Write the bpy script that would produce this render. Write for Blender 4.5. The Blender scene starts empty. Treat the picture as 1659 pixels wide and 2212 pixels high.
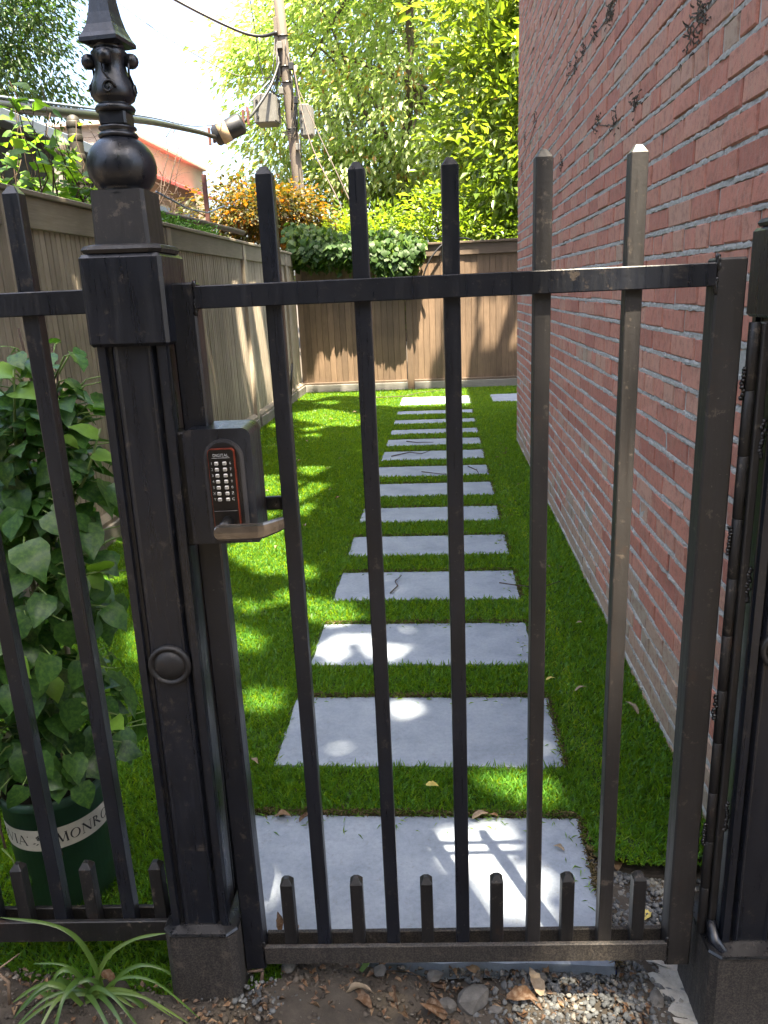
import bpy, math, random
import numpy as np
from mathutils import Vector, Matrix

random.seed(7)
R = np.random.default_rng(7)
C = bpy.context.scene.collection
SC = bpy.context.scene

# ------------------------------------------------------------------ camera, sky, sun, exposure
cam = bpy.data.objects.new("camera", bpy.data.cameras.new("camera"))
C.objects.link(cam)
cam.data.sensor_fit = 'HORIZONTAL'
cam.data.sensor_width = 36.0
cam.data.lens = 36.0 * 1656.9 / 1659.0
cam.data.clip_start = 0.02
cam.data.clip_end = 900.0
_yaw, _pit, _rol = -0.0839, 0.2802, -0.0444
_f = Vector((math.sin(_yaw) * math.cos(_pit), math.cos(_yaw) * math.cos(_pit), -math.sin(_pit)))
_r = Vector((math.cos(_yaw), -math.sin(_yaw), 0))
_u = _r.cross(_f)
_r2 = math.cos(_rol) * _r + math.sin(_rol) * _u
_u2 = -math.sin(_rol) * _r + math.cos(_rol) * _u
cam.matrix_world = Matrix(((_r2.x, _u2.x, -_f.x, 0), (_r2.y, _u2.y, -_f.y, 0), (_r2.z, _u2.z, -_f.z, 1.35), (0, 0, 0, 1)))
SC.camera = cam

SUN_AZ = math.radians(24.5)      # to the right of straight behind the gate
SUN_EL = math.radians(71.8)
SD = Vector((math.sin(SUN_AZ) * math.cos(SUN_EL), -math.cos(SUN_AZ) * math.cos(SUN_EL), math.sin(SUN_EL)))
world = bpy.data.worlds.new("World")
SC.world = world
world.use_nodes = True
wn = world.node_tree
wn.nodes.clear()
sky = wn.nodes.new('ShaderNodeTexSky')
sky.sky_type = 'NISHITA'
sky.sun_disc = False
sky.sun_elevation = SUN_EL
sky.sun_rotation = math.pi - SUN_AZ
sky.air_density = 1.0
sky.dust_density = 5.0
sky.ozone_density = 1.0
bg = wn.nodes.new('ShaderNodeBackground')
bg.inputs['Strength'].default_value = 0.09
wo = wn.nodes.new('ShaderNodeOutputWorld')
wn.links.new(sky.outputs[0], bg.inputs[0])
wn.links.new(bg.outputs[0], wo.inputs[0])
sl = bpy.data.lights.new("sun", 'SUN')
sl.energy = 5.0
sl.angle = math.radians(0.53)
sl.color = (1.0, 0.87, 0.66)
sun = bpy.data.objects.new("sun", sl)
sun.rotation_euler = (-SD).to_track_quat('-Z', 'Y').to_euler()
sun.location = (4, -8, 30)
C.objects.link(sun)
SC.view_settings.view_transform = 'Standard'
SC.view_settings.look = 'None'
SC.view_settings.exposure = 3.12
SC.view_settings.gamma = 1.0
SC.view_settings.use_curve_mapping = False
SC.render.engine = 'CYCLES'
SC.cycles.max_bounces = 8
SC.cycles.diffuse_bounces = 5
SC.cycles.glossy_bounces = 3
SC.cycles.transmission_bounces = 4
SC.cycles.use_denoising = True

# ------------------------------------------------------------------ materials
def mat(name):
    m = bpy.data.materials.new(name)
    m.use_nodes = True
    n = m.node_tree
    b = n.nodes['Principled BSDF']
    return m, n, b

def N(n, t, **kw):
    x = n.nodes.new(t)
    for k, v in kw.items():
        setattr(x, k, v)
    return x

def noise(n, scale, detail=4, rough=.6, vec=None, stretch=None, coord='Object', dist=0.):
    t = N(n, 'ShaderNodeTexCoord')
    src = t.outputs[coord]
    if coord == 'World':
        g = N(n, 'ShaderNodeNewGeometry'); src = g.outputs['Position']
    if stretch:
        mp = N(n, 'ShaderNodeMapping'); mp.inputs['Scale'].default_value = stretch
        n.links.new(src, mp.inputs[0]); src = mp.outputs[0]
    x = N(n, 'ShaderNodeTexNoise')
    x.inputs['Scale'].default_value = scale
    x.inputs['Detail'].default_value = detail
    x.inputs['Roughness'].default_value = rough
    x.inputs['Distortion'].default_value = dist
    n.links.new(src, x.inputs['Vector'])
    return x.outputs['Fac']

def world_noise(n, scale, detail=4, rough=.6, stretch=None, dist=0.):
    g = N(n, 'ShaderNodeNewGeometry')
    src = g.outputs['Position']
    if stretch:
        mp = N(n, 'ShaderNodeMapping'); mp.inputs['Scale'].default_value = stretch
        n.links.new(src, mp.inputs[0]); src = mp.outputs[0]
    x = N(n, 'ShaderNodeTexNoise')
    x.inputs['Scale'].default_value = scale
    x.inputs['Detail'].default_value = detail
    x.inputs['Roughness'].default_value = rough
    x.inputs['Distortion'].default_value = dist
    n.links.new(src, x.inputs['Vector'])
    return x.outputs['Fac']

def ramp(n, fac, stops):
    r = N(n, 'ShaderNodeValToRGB')
    e = r.color_ramp.elements
    while len(e) < len(stops):
        e.new(.5)
    for i, (p, c) in enumerate(stops):
        e[i].position = p
        e[i].color = (c[0], c[1], c[2], 1) if not isinstance(c, (int, float)) else (c, c, c, 1)
    n.links.new(fac, r.inputs[0])
    return r.outputs[0]

def mix(n, fac, a, b, mode='MIX'):
    x = N(n, 'ShaderNodeMix', data_type='RGBA', blend_type=mode)
    for i, v in ((0, fac), (6, a), (7, b)):
        if isinstance(v, (int, float)):
            x.inputs[i].default_value = v
        elif isinstance(v, tuple):
            x.inputs[i].default_value = (v[0], v[1], v[2], 1)
        else:
            n.links.new(v, x.inputs[i])
    return x.outputs[2]

def bump(n, b, h, strength=.3, dist=.002):
    x = N(n, 'ShaderNodeBump')
    x.inputs['Strength'].default_value = strength
    x.inputs['Distance'].default_value = dist
    n.links.new(h, x.inputs['Height'])
    n.links.new(x.outputs[0], b.inputs['Normal'])

def attr(n, name):
    a = N(n, 'ShaderNodeAttribute', attribute_name=name)
    return a.outputs['Fac']

def objrand(n):
    return N(n, 'ShaderNodeObjectInfo').outputs['Random']

def plain(name, col, rough=.5, metallic=0., vary=.25, scale=40, bmp=.15, coat=0.):
    m, n, b = mat(name)
    f = world_noise(n, scale, 5)
    lo = tuple(c * (1 - vary) for c in col); hi = tuple(min(1, c * (1 + vary)) for c in col)
    n.links.new(ramp(n, f, [(.3, lo), (.7, hi)]), b.inputs['Base Color'])
    b.inputs['Roughness'].default_value = rough
    b.inputs['Metallic'].default_value = metallic
    b.inputs['Coat Weight'].default_value = coat
    bump(n, b, f, bmp, .001)
    return m

def iron(name, base=(.0048, .0058, .0090), dust=.5, rust=.0, rough=.30, grainy=0.):
    """worn black paint: brush marks and run-off streaks, dusty film, chips and rust-brown scuffs"""
    m, n, b = mat(name)
    big = world_noise(n, 7, 5, .65)
    fine = world_noise(n, 130, 4, .7)
    streak = world_noise(n, 6, 6, .7, (16, 16, .9), .3)
    c = ramp(n, big, [(.35, base), (.75, tuple(x * 1.9 for x in base))])
    def mul(f, k):
        q = N(n, 'ShaderNodeMath', operation='MULTIPLY'); n.links.new(f, q.inputs[0]); q.inputs[1].default_value = k
        return q.outputs[0]
    c = mix(n, mul(ramp(n, streak, [(.55, 0.), (.78, 1.)]), .7 * dust), c, (.022, .019, .0165))
    c = mix(n, mul(ramp(n, world_noise(n, 38, 6, .78), [(.585, 0.), (.65, 1.)]), .85 * dust), c, (.080, .064, .050))
    c = mix(n, mul(ramp(n, world_noise(n, 190, 2, .5), [(.74, 0.), (.77, 1.)]), .8 * dust), c, (.11, .10, .085))
    if rust:
        r = ramp(n, world_noise(n, 22, 6, .7), [(.60, 0.), (.70, rust)])
        c = mix(n, r, c, (.045, .020, .010))
    if grainy:
        g = ramp(n, world_noise(n, 300, 3, .8), [(.44, 0.), (.60, grainy)])
        c = mix(n, g, c, (.060, .050, .041))
    n.links.new(c, b.inputs['Base Color'])
    rr = ramp(n, streak, [(.3, rough - .06), (.75, rough + .25)])
    n.links.new(rr, b.inputs['Roughness'])
    hh = N(n, 'ShaderNodeMath', operation='ADD')
    n.links.new(fine, hh.inputs[0]); n.links.new(world_noise(n, 26, 4, .6), hh.inputs[1])
    bump(n, b, hh.outputs[0], .25 + .5 * grainy, .0014)
    return m

M = {}
M['iron'] = iron('black_iron_paint', rough=.27)
M['iron_dusty'] = iron('dusty_iron_paint', base=(.0105, .0092, .0088), dust=.8, rust=.25, rough=.48)
M['iron_base'] = iron('gritty_black_base', base=(.007, .0066, .0066), dust=.9, rust=.2, rough=.6, grainy=.85)
M['iron_clean'] = iron('smooth_black_paint', base=(.0042, .0042, .0048), dust=.25, rough=.25)
M['iron_worn'] = iron('worn_brown_black_paint', base=(.0055, .005, .0052), dust=1., rust=.5, rough=.45)
M['lever'] = plain('bronze_lever', (.20, .175, .155), .26, .9, .3, 60, .05)
M['keyplate'] = plain('dark_bronze_plate', (.009, .0072, .0065), .35, .3, .2, 60, .05)
M['copper'] = plain('copper_red_edge', (.20, .035, .018), .35, .4, .3, 80, .05)
M['button'] = plain('steel_button', (.42, .41, .38), .3, .5, .08, 200, .05)
M['print'] = plain('white_print', (.36, .36, .35), .5, 0, .05, 30, 0)
M['paintchip'] = plain('pale_blue_weld_paint', (.16, .18, .25), .35, .1, .35, 60, .2)
M['blackprint'] = plain('black_print', (.012, .012, .014), .55, 0, .05, 30, 0)
M['band'] = plain('cream_label', (.50, .47, .39), .55, 0, .08, 60, .05)
M['pot'] = plain('dark_green_plastic', (.030, .080, .046), .42, 0, .25, 18, .1)
M['pipe'] = plain('mossy_metal_pipe', (.024, .021, .014), .6, 0, .35, 12, .3)
M['rustpipe'] = plain('rusty_pipe', (.10, .035, .025), .7, 0, .4, 18, .3)
M['graypipe'] = plain('weathered_rail', (.05, .036, .028), .7, 0, .35, 14, .3)
M['rubber'] = plain('black_cable_rubber', (.009, .009, .010), .45, 0, .2, 30, .1)
M['beige'] = plain('beige_wrap', (.30, .21, .12), .6, 0, .15, 20, .1)
M['boxgray'] = plain('grey_equipment_metal', (.13, .125, .11), .5, .1, .15, 12, .1)
M['bluepl'] = plain('blue_plastic', (.012, .06, .42), .35, 0, .1, 40, .05)
M['bark'] = plain('tree_bark', (.07, .05, .036), .9, 0, .45, 14, .6)
M['twig'] = plain('dry_twig', (.06, .038, .025), .85, 0, .35, 60, .3)
M['palestem'] = plain('pale_root', (.17, .115, .075), .8, 0, .3, 60, .3)
M['greenstem'] = plain('green_stem', (.16, .24, .06), .5, 0, .25, 60, .1)
M['bamboo'] = plain('bamboo_stake', (.36, .29, .21), .55, 0, .25, 50, .1)
M['bronzehose'] = plain('black_hose', (.02, .02, .022), .4, 0, .2, 30, .1)
M['brass'] = plain('hose_nozzle', (.55, .55, .5), .3, .6, .2, 30, .1)
M['creeper'] = plain('dry_rootlets', (.085, .072, .055), .9, 0, .35, 60, .3)
M['soil'] = plain('dark_soil', (.028, .020, .014), .95, 0, .5, 60, .6)

def leafmat(name, stops, rough=.45, trans=.38, spec=.5, tcol=None, veins=0.):
    m, n, b = mat(name)
    c = ramp(n, attr(n, 'rnd'), stops)
    if veins:
        c = mix(n, ramp(n, world_noise(n, 120, 3, .6), [(.4, 0.), (.8, veins)]), c, tuple(x * 1.7 for x in stops[-1][1]))
    n.links.new(c, b.inputs['Base Color'])
    b.inputs['Roughness'].default_value = rough
    b.inputs['Specular IOR Level'].default_value = spec
    t = N(n, 'ShaderNodeBsdfTranslucent')
    tc = mix(n, 1., c, tcol or (1.7, 1.9, .55), 'MULTIPLY')
    n.links.new(tc, t.inputs[0])
    mx = N(n, 'ShaderNodeMixShader'); mx.inputs[0].default_value = trans
    n.links.new(b.outputs[0], mx.inputs[1]); n.links.new(t.outputs[0], mx.inputs[2])
    n.links.new(mx.outputs[0], n.nodes['Material Output'].inputs[0])
    return m

M['leaf_big'] = leafmat('drooping_leaf', [(0, (.13, .18, .065)), (.5, (.235, .285, .115)), (.95, (.36, .39, .22)), (1, (.28, .15, .05))], .26, .56, 1., (1.8, 2.1, .8))
M['leaf_mag'] = leafmat('broad_leaf', [(0, (.060, .105, .018)), (.55, (.105, .170, .030)), (1, (.19, .25, .055))], .28, .5, .8, (2.0, 1.8, .5))
M['leaf_dark'] = leafmat('dark_green_leaf', [(0, (.022, .045, .014)), (1, (.065, .10, .030))], .45, .38, .5)  # dark green foliage of the unseen trees
M['leaf_canopy'] = leafmat('opaque_canopy_leaf', [(0, (.020, .040, .014)), (1, (.05, .085, .025))], .45, .12, .5)  # low translucence, so the added crown lets little light through
M['leaf_far'] = leafmat('distant_leaf', [(0, (.065, .10, .035)), (1, (.15, .19, .07))], .4, .45, .6, (2., 2., .8))
M['leaf_left'] = leafmat('fine_leaf', [(0, (.025, .055, .018)), (.6, (.045, .090, .026)), (1, (.09, .13, .035))], .40, .40, .5)
M['leaf_maple'] = leafmat('maple_leaf', [(0, (.030, .028, .012)), (.45, (.050, .070, .014)), (.7, (.13, .10, .014)), (1, (.28, .12, .012))], .45, .45, .4, (1.8, 1.25, .5))
M['leaf_shrub'] = leafmat('shrub_leaf', [(0, (.050, .085, .016)), (.5, (.105, .175, .026)), (1, (.20, .25, .04))], .35, .48, .7, (2.0, 1.9, .5))
M['leaf_ivy'] = leafmat('ivy_leaf', [(0, (.018, .045, .012)), (.6, (.045, .095, .018)), (1, (.11, .17, .03))], .5, .36, .3, (2., 2., .5))
M['leaf_vine'] = leafmat('vine_leaf', [(0, (.06, .13, .025)), (.5, (.11, .20, .03)), (1, (.22, .28, .05))], .42, .5, .4)
M['leaf_hyd'] = leafmat('hydrangea_leaf', [(0, (.022, .066, .018)), (.6, (.042, .115, .028)), (.88, (.070, .17, .032)), (1, (.16, .29, .04))], .34, .26, .38, veins=.3)
M['leaf_strap'] = leafmat('strap_leaf', [(0, (.035, .075, .016)), (.6, (.065, .125, .022)), (1, (.13, .18, .045))], .36, .3, .5)
M['deadleaf'] = leafmat('dry_leaf', [(0, (.06, .028, .014)), (.4, (.115, .060, .028)), (.75, (.17, .105, .052)), (1, (.32, .27, .20))], .7, .2, .3, (1.2, 1., .7), veins=.3)
M['yellowleaf'] = leafmat('yellow_leaf', [(0, (.50, .38, .09)), (1, (.60, .50, .16))], .6, .25, .3, (1.2, 1., .7))
M['turf'] = leafmat('turf_blade', [(0, (.026, .086, .013)), (.45, (.060, .180, .024)), (.8, (.108, .250, .034)), (.93, (.18, .30, .07)), (1, (.17, .13, .06))], .42, .46, .35, (5.2, 2.7, .25))

def wood(name, dark, light, axis='z', rnd=.35, rough=.75, grime=0.):
    m, n, b = mat(name)
    st = {'z': (30, 30, 1.6), 'x': (1.6, 30, 30), 'y': (30, 1.6, 30)}[axis]
    g = world_noise(n, 3.2, 7, .72, st, .6)
    c = ramp(n, g, [(.28, dark), (.55, tuple((a + d) / 2 for a, d in zip(dark, light))), (.75, light)])
    rv = ramp(n, objrand(n), [(0, 1 - rnd), (1, 1 + rnd)])
    c = mix(n, 1., c, rv, 'MULTIPLY')
    big = ramp(n, world_noise(n, 2.2, 4, .6), [(.35, .78), (.7, 1.12)])
    c = mix(n, 1., c, big, 'MULTIPLY')
    n.links.new(c, b.inputs['Base Color'])
    b.inputs['Roughness'].default_value = rough
    bump(n, b, g, .35, .0015)
    return m
M['wood_left'] = wood('stained_grey_brown_board', (.33, .278, .212), (.46, .398, .315), rnd=.14)
M['wood_left_y'] = wood('stained_rail_board', (.22, .185, .14), (.33, .285, .22), 'y', rnd=.15)
M['wood_back'] = wood('brown_cedar_board', (.105, .068, .042), (.20, .135, .086), rnd=.20)
M['wood_back_x'] = wood('brown_rail_board', (.085, .060, .042), (.17, .125, .088), 'x', rnd=.15)
M['wood_gray'] = wood('weathered_grey_kickboard', (.16, .155, .14), (.30, .29, .265), 'x', rnd=.1)
M['wood_gray_y'] = wood('weathered_grey_kickboard_side', (.13, .12, .105), (.26, .24, .21), 'y', rnd=.1)
M['wood_pole'] = wood('weathered_utility_pole', (.075, .060, .046), (.15, .12, .094), rnd=.0)
M['wood_shed'] = wood('old_shed_board', (.05, .047, .042), (.11, .105, .095), 'y', rnd=.2)

def brickmat():
    m, n, b = mat('weathered_red_brick')
    r = attr(n, 'rnd')
    c = ramp(n, r, [(0, (.35, .118, .080)), (.3, (.47, .182, .122)), (.55, (.47, .216, .148)), (.75, (.44, .252, .176)), (.88, (.39, .272, .194)), (1, (.31, .258, .188))])
    st = ramp(n, world_noise(n, 5, 6, .7, (1, 22, 3.2)), [(.46, 0.), (.72, .5)])
    c = mix(n, st, c, (.34, .245, .18))
    d = ramp(n, world_noise(n, 34, 6, .8), [(.48, 0.), (.68, .75)])
    c = mix(n, d, c, (.20, .085, .062))
    pl = ramp(n, world_noise(n, 20, 6, .8), [(.56, 0.), (.72, .45)])
    c = mix(n, pl, c, (.44, .33, .26))
    sp = ramp(n, world_noise(n, 150, 3, .7), [(.66, 0.), (.74, .5)])
    c = mix(n, sp, c, (.07, .055, .045))
    n.links.new(c, b.inputs['Base Color'])
    b.inputs['Roughness'].default_value = .85
    h = N(n, 'ShaderNodeMath', operation='ADD')
    n.links.new(world_noise(n, 70, 5, .7), h.inputs[0]); n.links.new(world_noise(n, 300, 3, .6), h.inputs[1])
    bump(n, b, h.outputs[0], .6, .003)
    return m
M['brick'] = brickmat()
def mortarmat():
    m, n, b = mat('rough_pale_mortar')
    f = world_noise(n, 60, 6, .75)
    c = ramp(n, f, [(.3, (.25, .24, .215)), (.6, (.42, .41, .375)), (.8, (.54, .53, .49))])
    n.links.new(c, b.inputs['Base Color']); b.inputs['Roughness'].default_value = .95
    bump(n, b, world_noise(n, 190, 5, .8), .7, .004)
    return m
M['mortar'] = mortarmat()
def upperbrick():
    m, n, b = mat('far_brickwork')
    t = N(n, 'ShaderNodeNewGeometry'); s = N(n, 'ShaderNodeSeparateXYZ'); n.links.new(t.outputs['Position'], s.inputs[0])
    ad = N(n, 'ShaderNodeMath', operation='ADD'); n.links.new(s.outputs[0], ad.inputs[0]); n.links.new(s.outputs[1], ad.inputs[1])
    cb = N(n, 'ShaderNodeCombineXYZ'); n.links.new(ad.outputs[0], cb.inputs[0]); n.links.new(s.outputs[2], cb.inputs[1])
    k = N(n, 'ShaderNodeTexBrick'); n.links.new(cb.outputs[0], k.inputs['Vector'])
    k.inputs['Scale'].default_value = 1.; k.inputs['Brick Width'].default_value = .208; k.inputs['Row Height'].default_value = .0697
    k.inputs['Mortar Size'].default_value = .006
    k.inputs['Color1'].default_value = (.32, .135, .098, 1); k.inputs['Color2'].default_value = (.26, .17, .125, 1); k.inputs['Mortar'].default_value = (.42, .41, .38, 1)
    n.links.new(k.outputs[0], b.inputs['Base Color']); b.inputs['Roughness'].default_value = .9
    return m
M['brick_far'] = upperbrick()

def stonemat(name, lo, mid, hi, scale=9, bmp=.3, stains=True, rough=.6):
    m, n, b = mat(name)
    f = world_noise(n, scale, 8, .68)
    c = ramp(n, f, [(.25, lo), (.5, mid), (.75, hi)])
    if stains:
        s = ramp(n, world_noise(n, 26, 6, .8), [(.58, 0.), (.72, .55)])
        c = mix(n, s, c, (.13, .11, .085))
        s2 = ramp(n, world_noise(n, 85, 4, .7), [(.66, 0.), (.74, .6)])
        c = mix(n, s2, c, tuple(x * .45 for x in lo))
    gr = ramp(n, world_noise(n, 75, 6, .8), [(.30, .80), (.5, 1.), (.72, 1.16)])
    c = mix(n, 1., c, gr, 'MULTIPLY')
    pale = ramp(n, world_noise(n, 11, 5, .75), [(.60, 0.), (.75, .35)])
    c = mix(n, pale, c, tuple(x * 1.25 for x in hi))
    n.links.new(c, b.inputs['Base Color'])
    b.inputs['Roughness'].default_value = rough
    bump(n, b, world_noise(n, 42, 7, .75), bmp, .003)
    return m
M['slab'] = stonemat('bluestone', (.150, .178, .222), (.222, .257, .308), (.280, .315, .362), 6, .35)
M['stone'] = stonemat('field_stone', (.045, .042, .038), (.085, .080, .072), (.13, .122, .11), 30, .8, rough=.95)
M['concrete'] = stonemat('broken_concrete', (.20, .188, .165), (.31, .295, .26), (.40, .385, .35), 18, .9, rough=.95)
def rockmat(name, stops):
    m, n, b = mat(name)
    c = ramp(n, attr(n, 'rnd'), stops)
    c = mix(n, ramp(n, world_noise(n, 120, 5, .7), [(.4, 0.), (.75, .45)]), c, (.07, .06, .05))
    n.links.new(c, b.inputs['Base Color']); b.inputs['Roughness'].default_value = .9
    bump(n, b, world_noise(n, 260, 4, .7), .4, .001)
    return m
M['gravel'] = rockmat('grey_blue_gravel', [(0, (.035, .040, .043)), (.45, (.072, .078, .082)), (.8, (.115, .120, .118)), (1, (.19, .175, .145))])
M['clod'] = rockmat('dry_soil_clod', [(0, (.024, .018, .012)), (.6, (.048, .037, .026)), (.9, (.080, .066, .050)), (1, (.16, .145, .12))])
def groundmat():
    m, n, b = mat('bare_earth')
    f = world_noise(n, 16, 9, .75)
    c = ramp(n, f, [(.3, (.026, .021, .015)), (.55, (.052, .042, .031)), (.78, (.088, .073, .056))])
    n.links.new(c, b.inputs['Base Color']); b.inputs['Roughness'].default_value = .95
    bump(n, b, world_noise(n, 90, 9, .8), .8, .006)
    return m
M['ground'] = groundmat()
def turfbase():
    m, n, b = mat('turf_backing')
    c = ramp(n, world_noise(n, 150, 5, .7), [(.3, (.020, .040, .008)), (.6, (.040, .080, .014)), (.8, (.07, .075, .025))])
    n.links.new(c, b.inputs['Base Color']); b.inputs['Roughness'].default_value = .9
    bump(n, b, world_noise(n, 240, 4, .7), .8, .006)
    return m
M['turfbase'] = turfbase()
M['thatch'] = leafmat('brown_thatch', [(0, (.07, .06, .025)), (1, (.22, .17, .09))], .7, .2, .2, (1.2, 1., .6))
M['wallpink'] = plain('pink_house_wall', (.50, .40, .34), .8, 0, .08, 4, .1)
M['redroof'] = plain('red_metal_roof', (.42, .075, .07), .5, 0, .12, 3, .1)
M['winwhite'] = plain('white_trim', (.7, .68, .65), .6, 0, .05, 3, 0)
M['bluetrim'] = plain('pale_blue_trim', (.16, .20, .26), .5, 0, .1, 6, 0)
M['winglass'] = plain('dark_window_glass', (.03, .04, .05), .15, 0, .1, 3, 0)
M['petal'] = leafmat('dried_flower', [(0, (.40, .36, .26)), (1, (.62, .60, .50))], .7, .3, .2, (1.1, 1.05, .9))
M['greenplant'] = leafmat('moss', [(0, (.04, .10, .02)), (1, (.09, .20, .03))], .6, .2, .3)

# ------------------------------------------------------------------ mesh helpers
class MB:
    def __init__(s):
        s.v, s.f, s.r = [], [], []
    def add(s, V, F, rnd=.5):
        o = len(s.v)
        s.v += [tuple(map(float, p)) for p in V]
        s.f += [tuple(i + o for i in f) for f in F]
        s.r += ([float(rnd)] * len(V)) if not hasattr(rnd, '__len__') else [float(x) for x in rnd]
        return s
    def box(s, x0, x1, y0, y1, z0, z1, b=0., rnd=.5):
        if b <= 0:
            V = [(x, y, z) for z in (z0, z1) for y in (y0, y1) for x in (x0, x1)]
            F = [(0, 2, 3, 1), (4, 5, 7, 6), (0, 1, 5, 4), (2, 6, 7, 3), (0, 4, 6, 2), (1, 3, 7, 5)]
            return s.add(V, F, rnd)
        V, idx = [], {}
        lo, hi = (x0, y0, z0), (x1, y1, z1)
        for sx in (0, 1):
            for sy in (0, 1):
                for sz in (0, 1):
                    sg = (sx, sy, sz)
                    for a in range(3):
                        p = [(hi[i] if sg[i] else lo[i]) + (0 if i == a else (-b if sg[i] else b)) for i in range(3)]
                        idx[(sg, a)] = len(V); V.append(p)
        F = []
        cs = [(i, j, k) for i in (0, 1) for j in (0, 1) for k in (0, 1)]
        for a in range(3):
            o1, o2 = [i for i in range(3) if i != a]
            for sg in (0, 1):
                q = []
                for u, w in ((0, 0), (1, 0), (1, 1), (0, 1)):
                    t = [0, 0, 0]; t[a] = sg; t[o1] = u; t[o2] = w
                    q.append(idx[(tuple(t), a)])
                F.append(q)
        for a in range(3):
            o1, o2 = [i for i in range(3) if i != a]
            for u in (0, 1):
                for w in (0, 1):
                    t0 = [0, 0, 0]; t0[o1] = u; t0[o2] = w
                    t1 = list(t0); t1[a] = 1
                    F.append([idx[(tuple(t0), o1)], idx[(tuple(t1), o1)], idx[(tuple(t1), o2)], idx[(tuple(t0), o2)]])
        for t in cs:
            F.append([idx[(t, 0)], idx[(t, 1)], idx[(t, 2)]])
        cc = Vector(((x0 + x1) / 2, (y0 + y1) / 2, (z0 + z1) / 2))
        for i, q in enumerate(F):
            p = [Vector(V[k]) for k in q]
            nn = (p[1] - p[0]).cross(p[2] - p[0])
            if nn.dot(sum(p, Vector()) / len(p) - cc) < 0:
                F[i] = q[::-1]
        return s.add(V, F, rnd)
    def prism(s, prof, z0, z1, rnd=.5, top=1., shift=(0, 0), axis='z'):
        n = len(prof)
        V = [(x, y, z0) for x, y in prof] + [(x * top + shift[0], y * top + shift[1], z1) for x, y in prof]
        F = [(i, (i + 1) % n, n + (i + 1) % n, n + i) for i in range(n)]
        F += [tuple(range(n))[::-1], tuple(range(n, 2 * n))]
        if axis == 'y':      # profile in (x,z), extruded along y
            V = [(x, z, y) for x, y, z in V]; F = [f[::-1] for f in F]
        if axis == 'x':      # profile in (y,z), extruded along x
            V = [(z, x, y) for x, y, z in V]
        return s.add(V, F, rnd)
    def tube(s, P, rad, n=8, rnd=.5, caps=True):
        P = [Vector(p) for p in P]
        if not hasattr(rad, '__len__'):
            rad = [rad] * len(P)
        V, F = [], []
        t = (P[1] - P[0]).normalized()
        a = t.orthogonal().normalized()
        for i, p in enumerate(P):
            t2 = ((P[min(i + 1, len(P) - 1)] - P[max(i - 1, 0)])).normalized()
            a = (a - t2 * a.dot(t2))
            a = a.normalized() if a.length > 1e-6 else t2.orthogonal().normalized()
            bb = t2.cross(a)
            for k in range(n):
                an = 2 * math.pi * k / n
                V.append(p + (a * math.cos(an) + bb * math.sin(an)) * rad[i])
        for i in range(len(P) - 1):
            for k in range(n):
                F.append((i * n + k, i * n + (k + 1) % n, (i + 1) * n + (k + 1) % n, (i + 1) * n + k))
        if caps:
            F.append(tuple(range(n))[::-1]); F.append(tuple(range((len(P) - 1) * n, len(P) * n)))
        return s.add(V, F, rnd)
    def lathe(s, prof, n=24, c=(0, 0), rot=0., rnd=.5, sq=None):
        V, F = [], []
        for r, z in prof:
            for k in range(n):
                an = 2 * math.pi * k / n + rot
                V.append((c[0] + r * math.cos(an), c[1] + r * math.sin(an), z))
        for i in range(len(prof) - 1):
            for k in range(n):
                F.append((i * n + k, i * n + (k + 1) % n, (i + 1) * n + (k + 1) % n, (i + 1) * n + k))
        F.append(tuple(range(n))[::-1]); F.append(tuple(range((len(prof) - 1) * n, len(prof) * n)))
        return s.add(V, F, rnd)
    def mesh(s, name, smooth=False):
        me = bpy.data.meshes.new(name)
        me.from_pydata(s.v, [], s.f)
        a = me.attributes.new('rnd', 'FLOAT', 'POINT')
        a.data.foreach_set('value', np.array(s.r, dtype=np.float32))
        if smooth:
            me.polygons.foreach_set('use_smooth', [True] * len(me.polygons))
        me.update()
        return me

def np_mesh(name, V, F, rnd, smooth=False):
    """V (n,3), F (m,k) equal-sized faces, rnd per vertex"""
    me = bpy.data.meshes.new(name)
    V = np.asarray(V, np.float32); F = np.asarray(F, np.int32)
    m, k = F.shape
    me.vertices.add(len(V)); me.vertices.foreach_set('co', V.ravel())
    me.loops.add(m * k); me.loops.foreach_set('vertex_index', F.ravel())
    me.polygons.add(m)
    me.polygons.foreach_set('loop_start', np.arange(0, m * k, k, dtype=np.int32))
    me.polygons.foreach_set('loop_total', np.full(m, k, np.int32))
    if smooth:
        me.polygons.foreach_set('use_smooth', np.ones(m, bool))
    a = me.attributes.new('rnd', 'FLOAT', 'POINT')
    a.data.foreach_set('value', np.asarray(rnd, np.float32))
    me.update(calc_edges=True)
    me.validate()
    return me

def link(name, me, m, parent=None, loc=(0, 0, 0), rot=(0, 0, 0)):
    o = bpy.data.objects.new(name, me)
    if me is not None and m is not None and len(me.materials) == 0:
        me.materials.append(M[m])
    C.objects.link(o)
    o.location = loc; o.rotation_euler = rot
    if parent is not None:
        o.parent = parent
    return o

def tag(o, label, cat, group=None):
    o['label'] = label; o['category'] = cat
    if group:
        o['group'] = group
    return o

def thing(name, label, cat, loc=(0, 0, 0), rot=(0, 0, 0), group=None):
    return tag(link(name, None, None, None, loc, rot), label, cat, group)

def part(name, mb, m, parent, smooth=False, loc=(0, 0, 0), rot=(0, 0, 0), world=False):
    """world=True: the shape was written in place coordinates; the parent is unrotated"""
    me = mb.mesh(name, smooth) if isinstance(mb, MB) else mb
    if world:
        p = parent
        off = Vector((0, 0, 0))
        while p is not None:
            off += p.location; p = p.parent
        loc = -off
    return link(name, me, m, parent, loc, rot)

def copy_tree(o, parent=None, **kw):
    c = o.copy(); C.objects.link(c)
    if parent is not None:
        c.parent = parent
    for ch in list(o.children):
        copy_tree(ch, c)
    return c

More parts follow.
